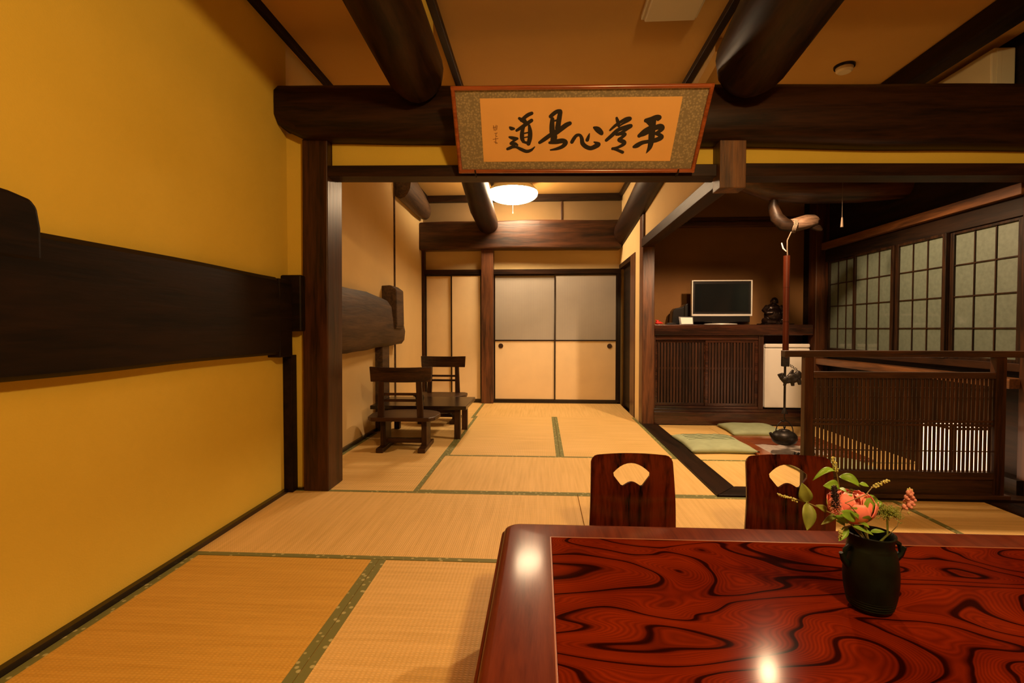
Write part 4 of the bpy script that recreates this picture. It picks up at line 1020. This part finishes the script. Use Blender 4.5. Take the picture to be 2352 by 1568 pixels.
def sprig(label, stem_pts, r, budspec, leaves, mat_leaf=M_LEAF):
    t_ = thing('flower_sprig', label, 'sprig', (VX, VY, VZ + .05), 0, 'cut sprigs in the vase')
    MB().tube([MOUTH + Vector((0, 0, -.09)), MOUTH] + stem_pts, r, 6).build('stem', M_STEM, t_, smooth=60)
    if budspec: buds(MB(), *budspec).build('bud_spike', M_BUDS, t_, smooth=60)
    for lf in leaves:
        o = leaf(MB(), *lf).build('leaf', mat_leaf, t_, smooth=180); md = o.modifiers.new('s', 'SOLIDIFY'); md.thickness = .0008
    return t_
sprig('arching sprig with a pale bud spike reaching to the left of the vase',
      [pos(1975, 1222, -.01), pos(1930, 1196, -.02), pos(1895, 1180, -.02), pos(1858, 1164, -.03), pos(1836, 1160, -.03), pos(1800, 1150, -.03)], .0014,
      (pos(1840, 1162, -.03), pos(1798, 1149, -.03), .004, .0022, 46, 3),
      [(pos(1862, 1166, -.03), pos(1852, 1123, -.045), .030, (-.3, -1, .2), .1), (pos(1862, 1166, -.03), pos(1866, 1230, -.05), .034, (.1, -1, .3), .12), (pos(1905, 1184, -.02), pos(1884, 1172, -.04), .016, (0, -1, .4)), (pos(1925, 1192, -.02), pos(1896, 1215, -.04), .014, (0, -1, .6))], M_LEAF2)
sprig('tall upright sprig with a curled leaf and bud spike above the pink flower',
      [pos(1965, 1215, .02), pos(1938, 1160, .03), pos(1930, 1120, .03), pos(1926, 1098, .03), pos(1918, 1066, .03)], .0013,
      (pos(1926, 1094, .03), pos(1917, 1064, .03), .0055, .0035, 50, 5),
      [(pos(1924, 1094, .03), pos(1877, 1108, .01), .016, (0, -.5, 1), .35), (pos(1931, 1107, .03), pos(1980, 1126, .01), .028, (0, -.8, 1), .3), (pos(1975, 1122, .01), pos(1996, 1128, .0), .014, (0, -.6, 1), .1), (pos(1930, 1125, .03), pos(1899, 1128, .01), .026, (0, -1, .3), .1), (pos(1930, 1132, .03), pos(1948, 1140, .0), .012, (0, -1, .3), .1)])
sprig('thin sprig with bud spike crossing in front of the pink flower',
      [pos(1985, 1205, -.04), pos(1955, 1170, -.055), pos(1945, 1166, -.06), pos(1990, 1146, -.06), pos(2004, 1128, -.05), pos(2035, 1114, -.04)], .0011,
      (pos(2006, 1128, -.05), pos(2037, 1113, -.04), .0042, .0022, 44, 8), [(pos(1975, 1200, -.04), pos(1960, 1186, -.06), .010, (0, -1, .4))])
sprig('drooping leafy sprig with a small bud cluster at the left of the vase mouth',
      [pos(1985, 1222, -.02), pos(1960, 1216, -.035), pos(1945, 1222, -.045), pos(1936, 1238, -.05)], .0012,
      (pos(1938, 1228, -.05), pos(1936, 1244, -.05), .005, .003, 26, 11),
      [(pos(1962, 1218, -.035), pos(2008, 1236, -.06), .014, (0, -.6, 1), .1), (pos(1950, 1218, -.03), pos(1934, 1252, -.05), .018, (-.2, -1, .2), .1), (pos(1975, 1210, -.03), pos(1998, 1218, -.06), .013, (0, -.7, 1), .15), (pos(1945, 1214, -.02), pos(1928, 1206, -.04), .012, (0, -1, .5)),
       (pos(1968, 1200, -.04), pos(1932, 1186, -.07), .026, (0, -1, .4), .08), (pos(1955, 1208, -.03), pos(1918, 1195, -.05), .016, (0, -1, .5), .08), (pos(2000, 1230, -.01), pos(2032, 1228, -.02), .012, (0, -.6, 1), .1)])
# lotus-like pink flower
pk = thing('pink_flower', 'large pink petalled flower with green spots in the vase', 'flower', (VX, VY, VZ + .05), 0)
PC = pos(1960, 1166, .0)
MB().tube([MOUTH + Vector((0, 0, -.09)), MOUTH, pos(1990, 1215, 0), PC + Vector((.01, 0, -.035))], .003, 8).build('stem', M_STEM, pk, smooth=60)
def petal(m, c, az, tilt, R, wid, ht, seed):
    rd = random.Random(seed); rows = []
    for i in range(9):
        t = i / 8; phi = lerp(-1.25, tilt, t); row = []
        ww = wid * (math.sin(PI * (.10 + .80 * t)) ** .7)
        for k in range(-4, 5):
            a = az + ww * k / 4 / max(.35, math.cos(phi))*.8
            rr = R * (1 + .05 * (k / 4) ** 2 * (1 if t > .6 else 0) + .015 * rd.uniform(-1, 1) * (t > .8))
            row.append(m.bm.verts.new(c + Vector((rr * math.cos(phi) * math.cos(a), rr * math.cos(phi) * math.sin(a), rr * ht * math.sin(phi)))))
        rows.append(row)
    for A, B in zip(rows, rows[1:]):
        for k in range(8): m.bm.faces.new((A[k], A[k + 1], B[k + 1], B[k]))
    return m
sd2 = 0
for n_p, tilt, R, wid, off in ((6, .28, .050, .62, .3), (6, .62, .044, .60, .85), (5, .95, .037, .62, .1), (4, 1.2, .028, .7, .6)):
    for i in range(n_p):
        sd2 += 1
        o = petal(MB(), PC, off + i * 2 * PI / n_p, tilt, R, wid, .92, sd2).build('petal', M_PETAL, pk, smooth=180)
        md = o.modifiers.new('s', 'SOLIDIFY'); md.thickness = .0012
for (a, b_) in (((1990, 1170), (2026, 1163)), ((1968, 1195), (1942, 1206)), ((1985, 1150), (2022, 1172))):
    o = leaf(MB(), pos(*a, .01), pos(*b_, -.005), .026, (0, -1, .5), .1).build('leaf', M_LEAF, pk, smooth=180); md = o.modifiers.new('s', 'SOLIDIFY'); md.thickness = .0008
# dark spike
ds = thing('dark_flower_spike', 'bristly dark purple flower spike left of the pink flower', 'flower', (VX, VY, VZ + .05))
MB().tube([MOUTH + Vector((0, 0, -.09)), MOUTH, pos(1960, 1215, -.04), pos(1925, 1178, -.065), pos(1921, 1125, -.06)], .0013, 6).build('stem', M_STEM, ds, smooth=60)
m = MB(); rd = random.Random(2)
for i in range(330):
    t = i / 330; p = pos(1926, 1176, -.065).lerp(pos(1921, 1128, -.06), t); a = rd.uniform(0, 2 * PI); r = lerp(.0095, .0055, t ** 2) * rd.uniform(.8, 1.15)
    m.cyl(p, p + Vector((r * math.cos(a), r * math.sin(a), rd.uniform(.0, .004))), .0008, .0004, 4)
m.cyl(pos(1926, 1176, -.065), pos(1921, 1128, -.06), .0055, .004, 10)
m.build('bristles', M_DSPIKE, ds)
m = MB()
for i in range(120):
    t = i / 120; p = pos(1926, 1190, -.065).lerp(pos(1925, 1160, -.062), t); a = rd.uniform(0, 2 * PI); r = .0125 * rd.uniform(.7, 1.1)
    m.cyl(p + Vector((r * .5 * math.cos(a), r * .5 * math.sin(a), 0)), p + Vector((r * math.cos(a), r * math.sin(a), rd.uniform(-.002, .003))), .0008, .0006, 4)
m.build('pink_fringe', MATS['soft_pink_floret'], ds)
# green umbel
um = thing('green_umbel', 'spiky green seed head right of the pink flower', 'flower', (VX, VY, VZ + .05))
UC = pos(2036, 1188, -.01)
MB().tube([MOUTH + Vector((.01, 0, -.09)), MOUTH + Vector((.015, 0, 0)), pos(2038, 1235, -.005), UC], .0022, 8).build('stem', M_LEAF2, um, smooth=60)
m = MB(); mb2 = MB()
for i in range(130):
    a = rd.uniform(0, 2 * PI); e = rd.uniform(-.5, 1.2); r = rd.uniform(.016, .032)
    q = UC + Vector((r * math.cos(e) * math.cos(a), r * math.cos(e) * math.sin(a), r * math.sin(e) * .8)); m.cyl(UC, q, .0008, .0006, 4)
    for k in range(3): mb2.ball(q + Vector((rd.uniform(-.003, .003), rd.uniform(-.003, .003), rd.uniform(-.003, .003))), .0013, n=1)
m.ball(UC, .007)
m.build('rays', M_LEAF2, um); mb2.build('seeds', M_LEAF2, um)
# pink snapdragon
sp = thing('pale_pink_stalk', 'slender stalk with small pale pink florets at the right of the bouquet', 'flower', (VX, VY, VZ + .05))
MB().tube([MOUTH + Vector((.02, 0, -.09)), MOUTH + Vector((.03, 0, .01)), pos(2058, 1215, 0), pos(2066, 1180, 0), pos(2078, 1155, 0), pos(2084, 1135, 0)], .0010, 6).build('stem', M_STEM, sp, smooth=60)
m = MB()
for (px, py) in ((2084, 1136), (2080, 1140), (2086, 1146), (2076, 1150), (2090, 1152), (2080, 1158), (2088, 1162), (2074, 1160), (2082, 1168), (2072, 1171)):
    c = pos(px, py, rd.uniform(-.006, .006)); m.ball(c, .0055, .9, .9, 1.15); m.ball(c + Vector((.003, -.003, -.004)), .0038)
m.build('florets', M_PINKF, sp, smooth=180)
m = MB()
for (px, py) in ((2083, 1133), (2079, 1135), (2088, 1136)): m.ball(pos(px, py), .0035, .6, .6, 1.6)
m.ball(pos(2082, 1185), .003); m.build('pale_buds', M_BUDS, sp, smooth=180)

bpy.context.view_layer.update()
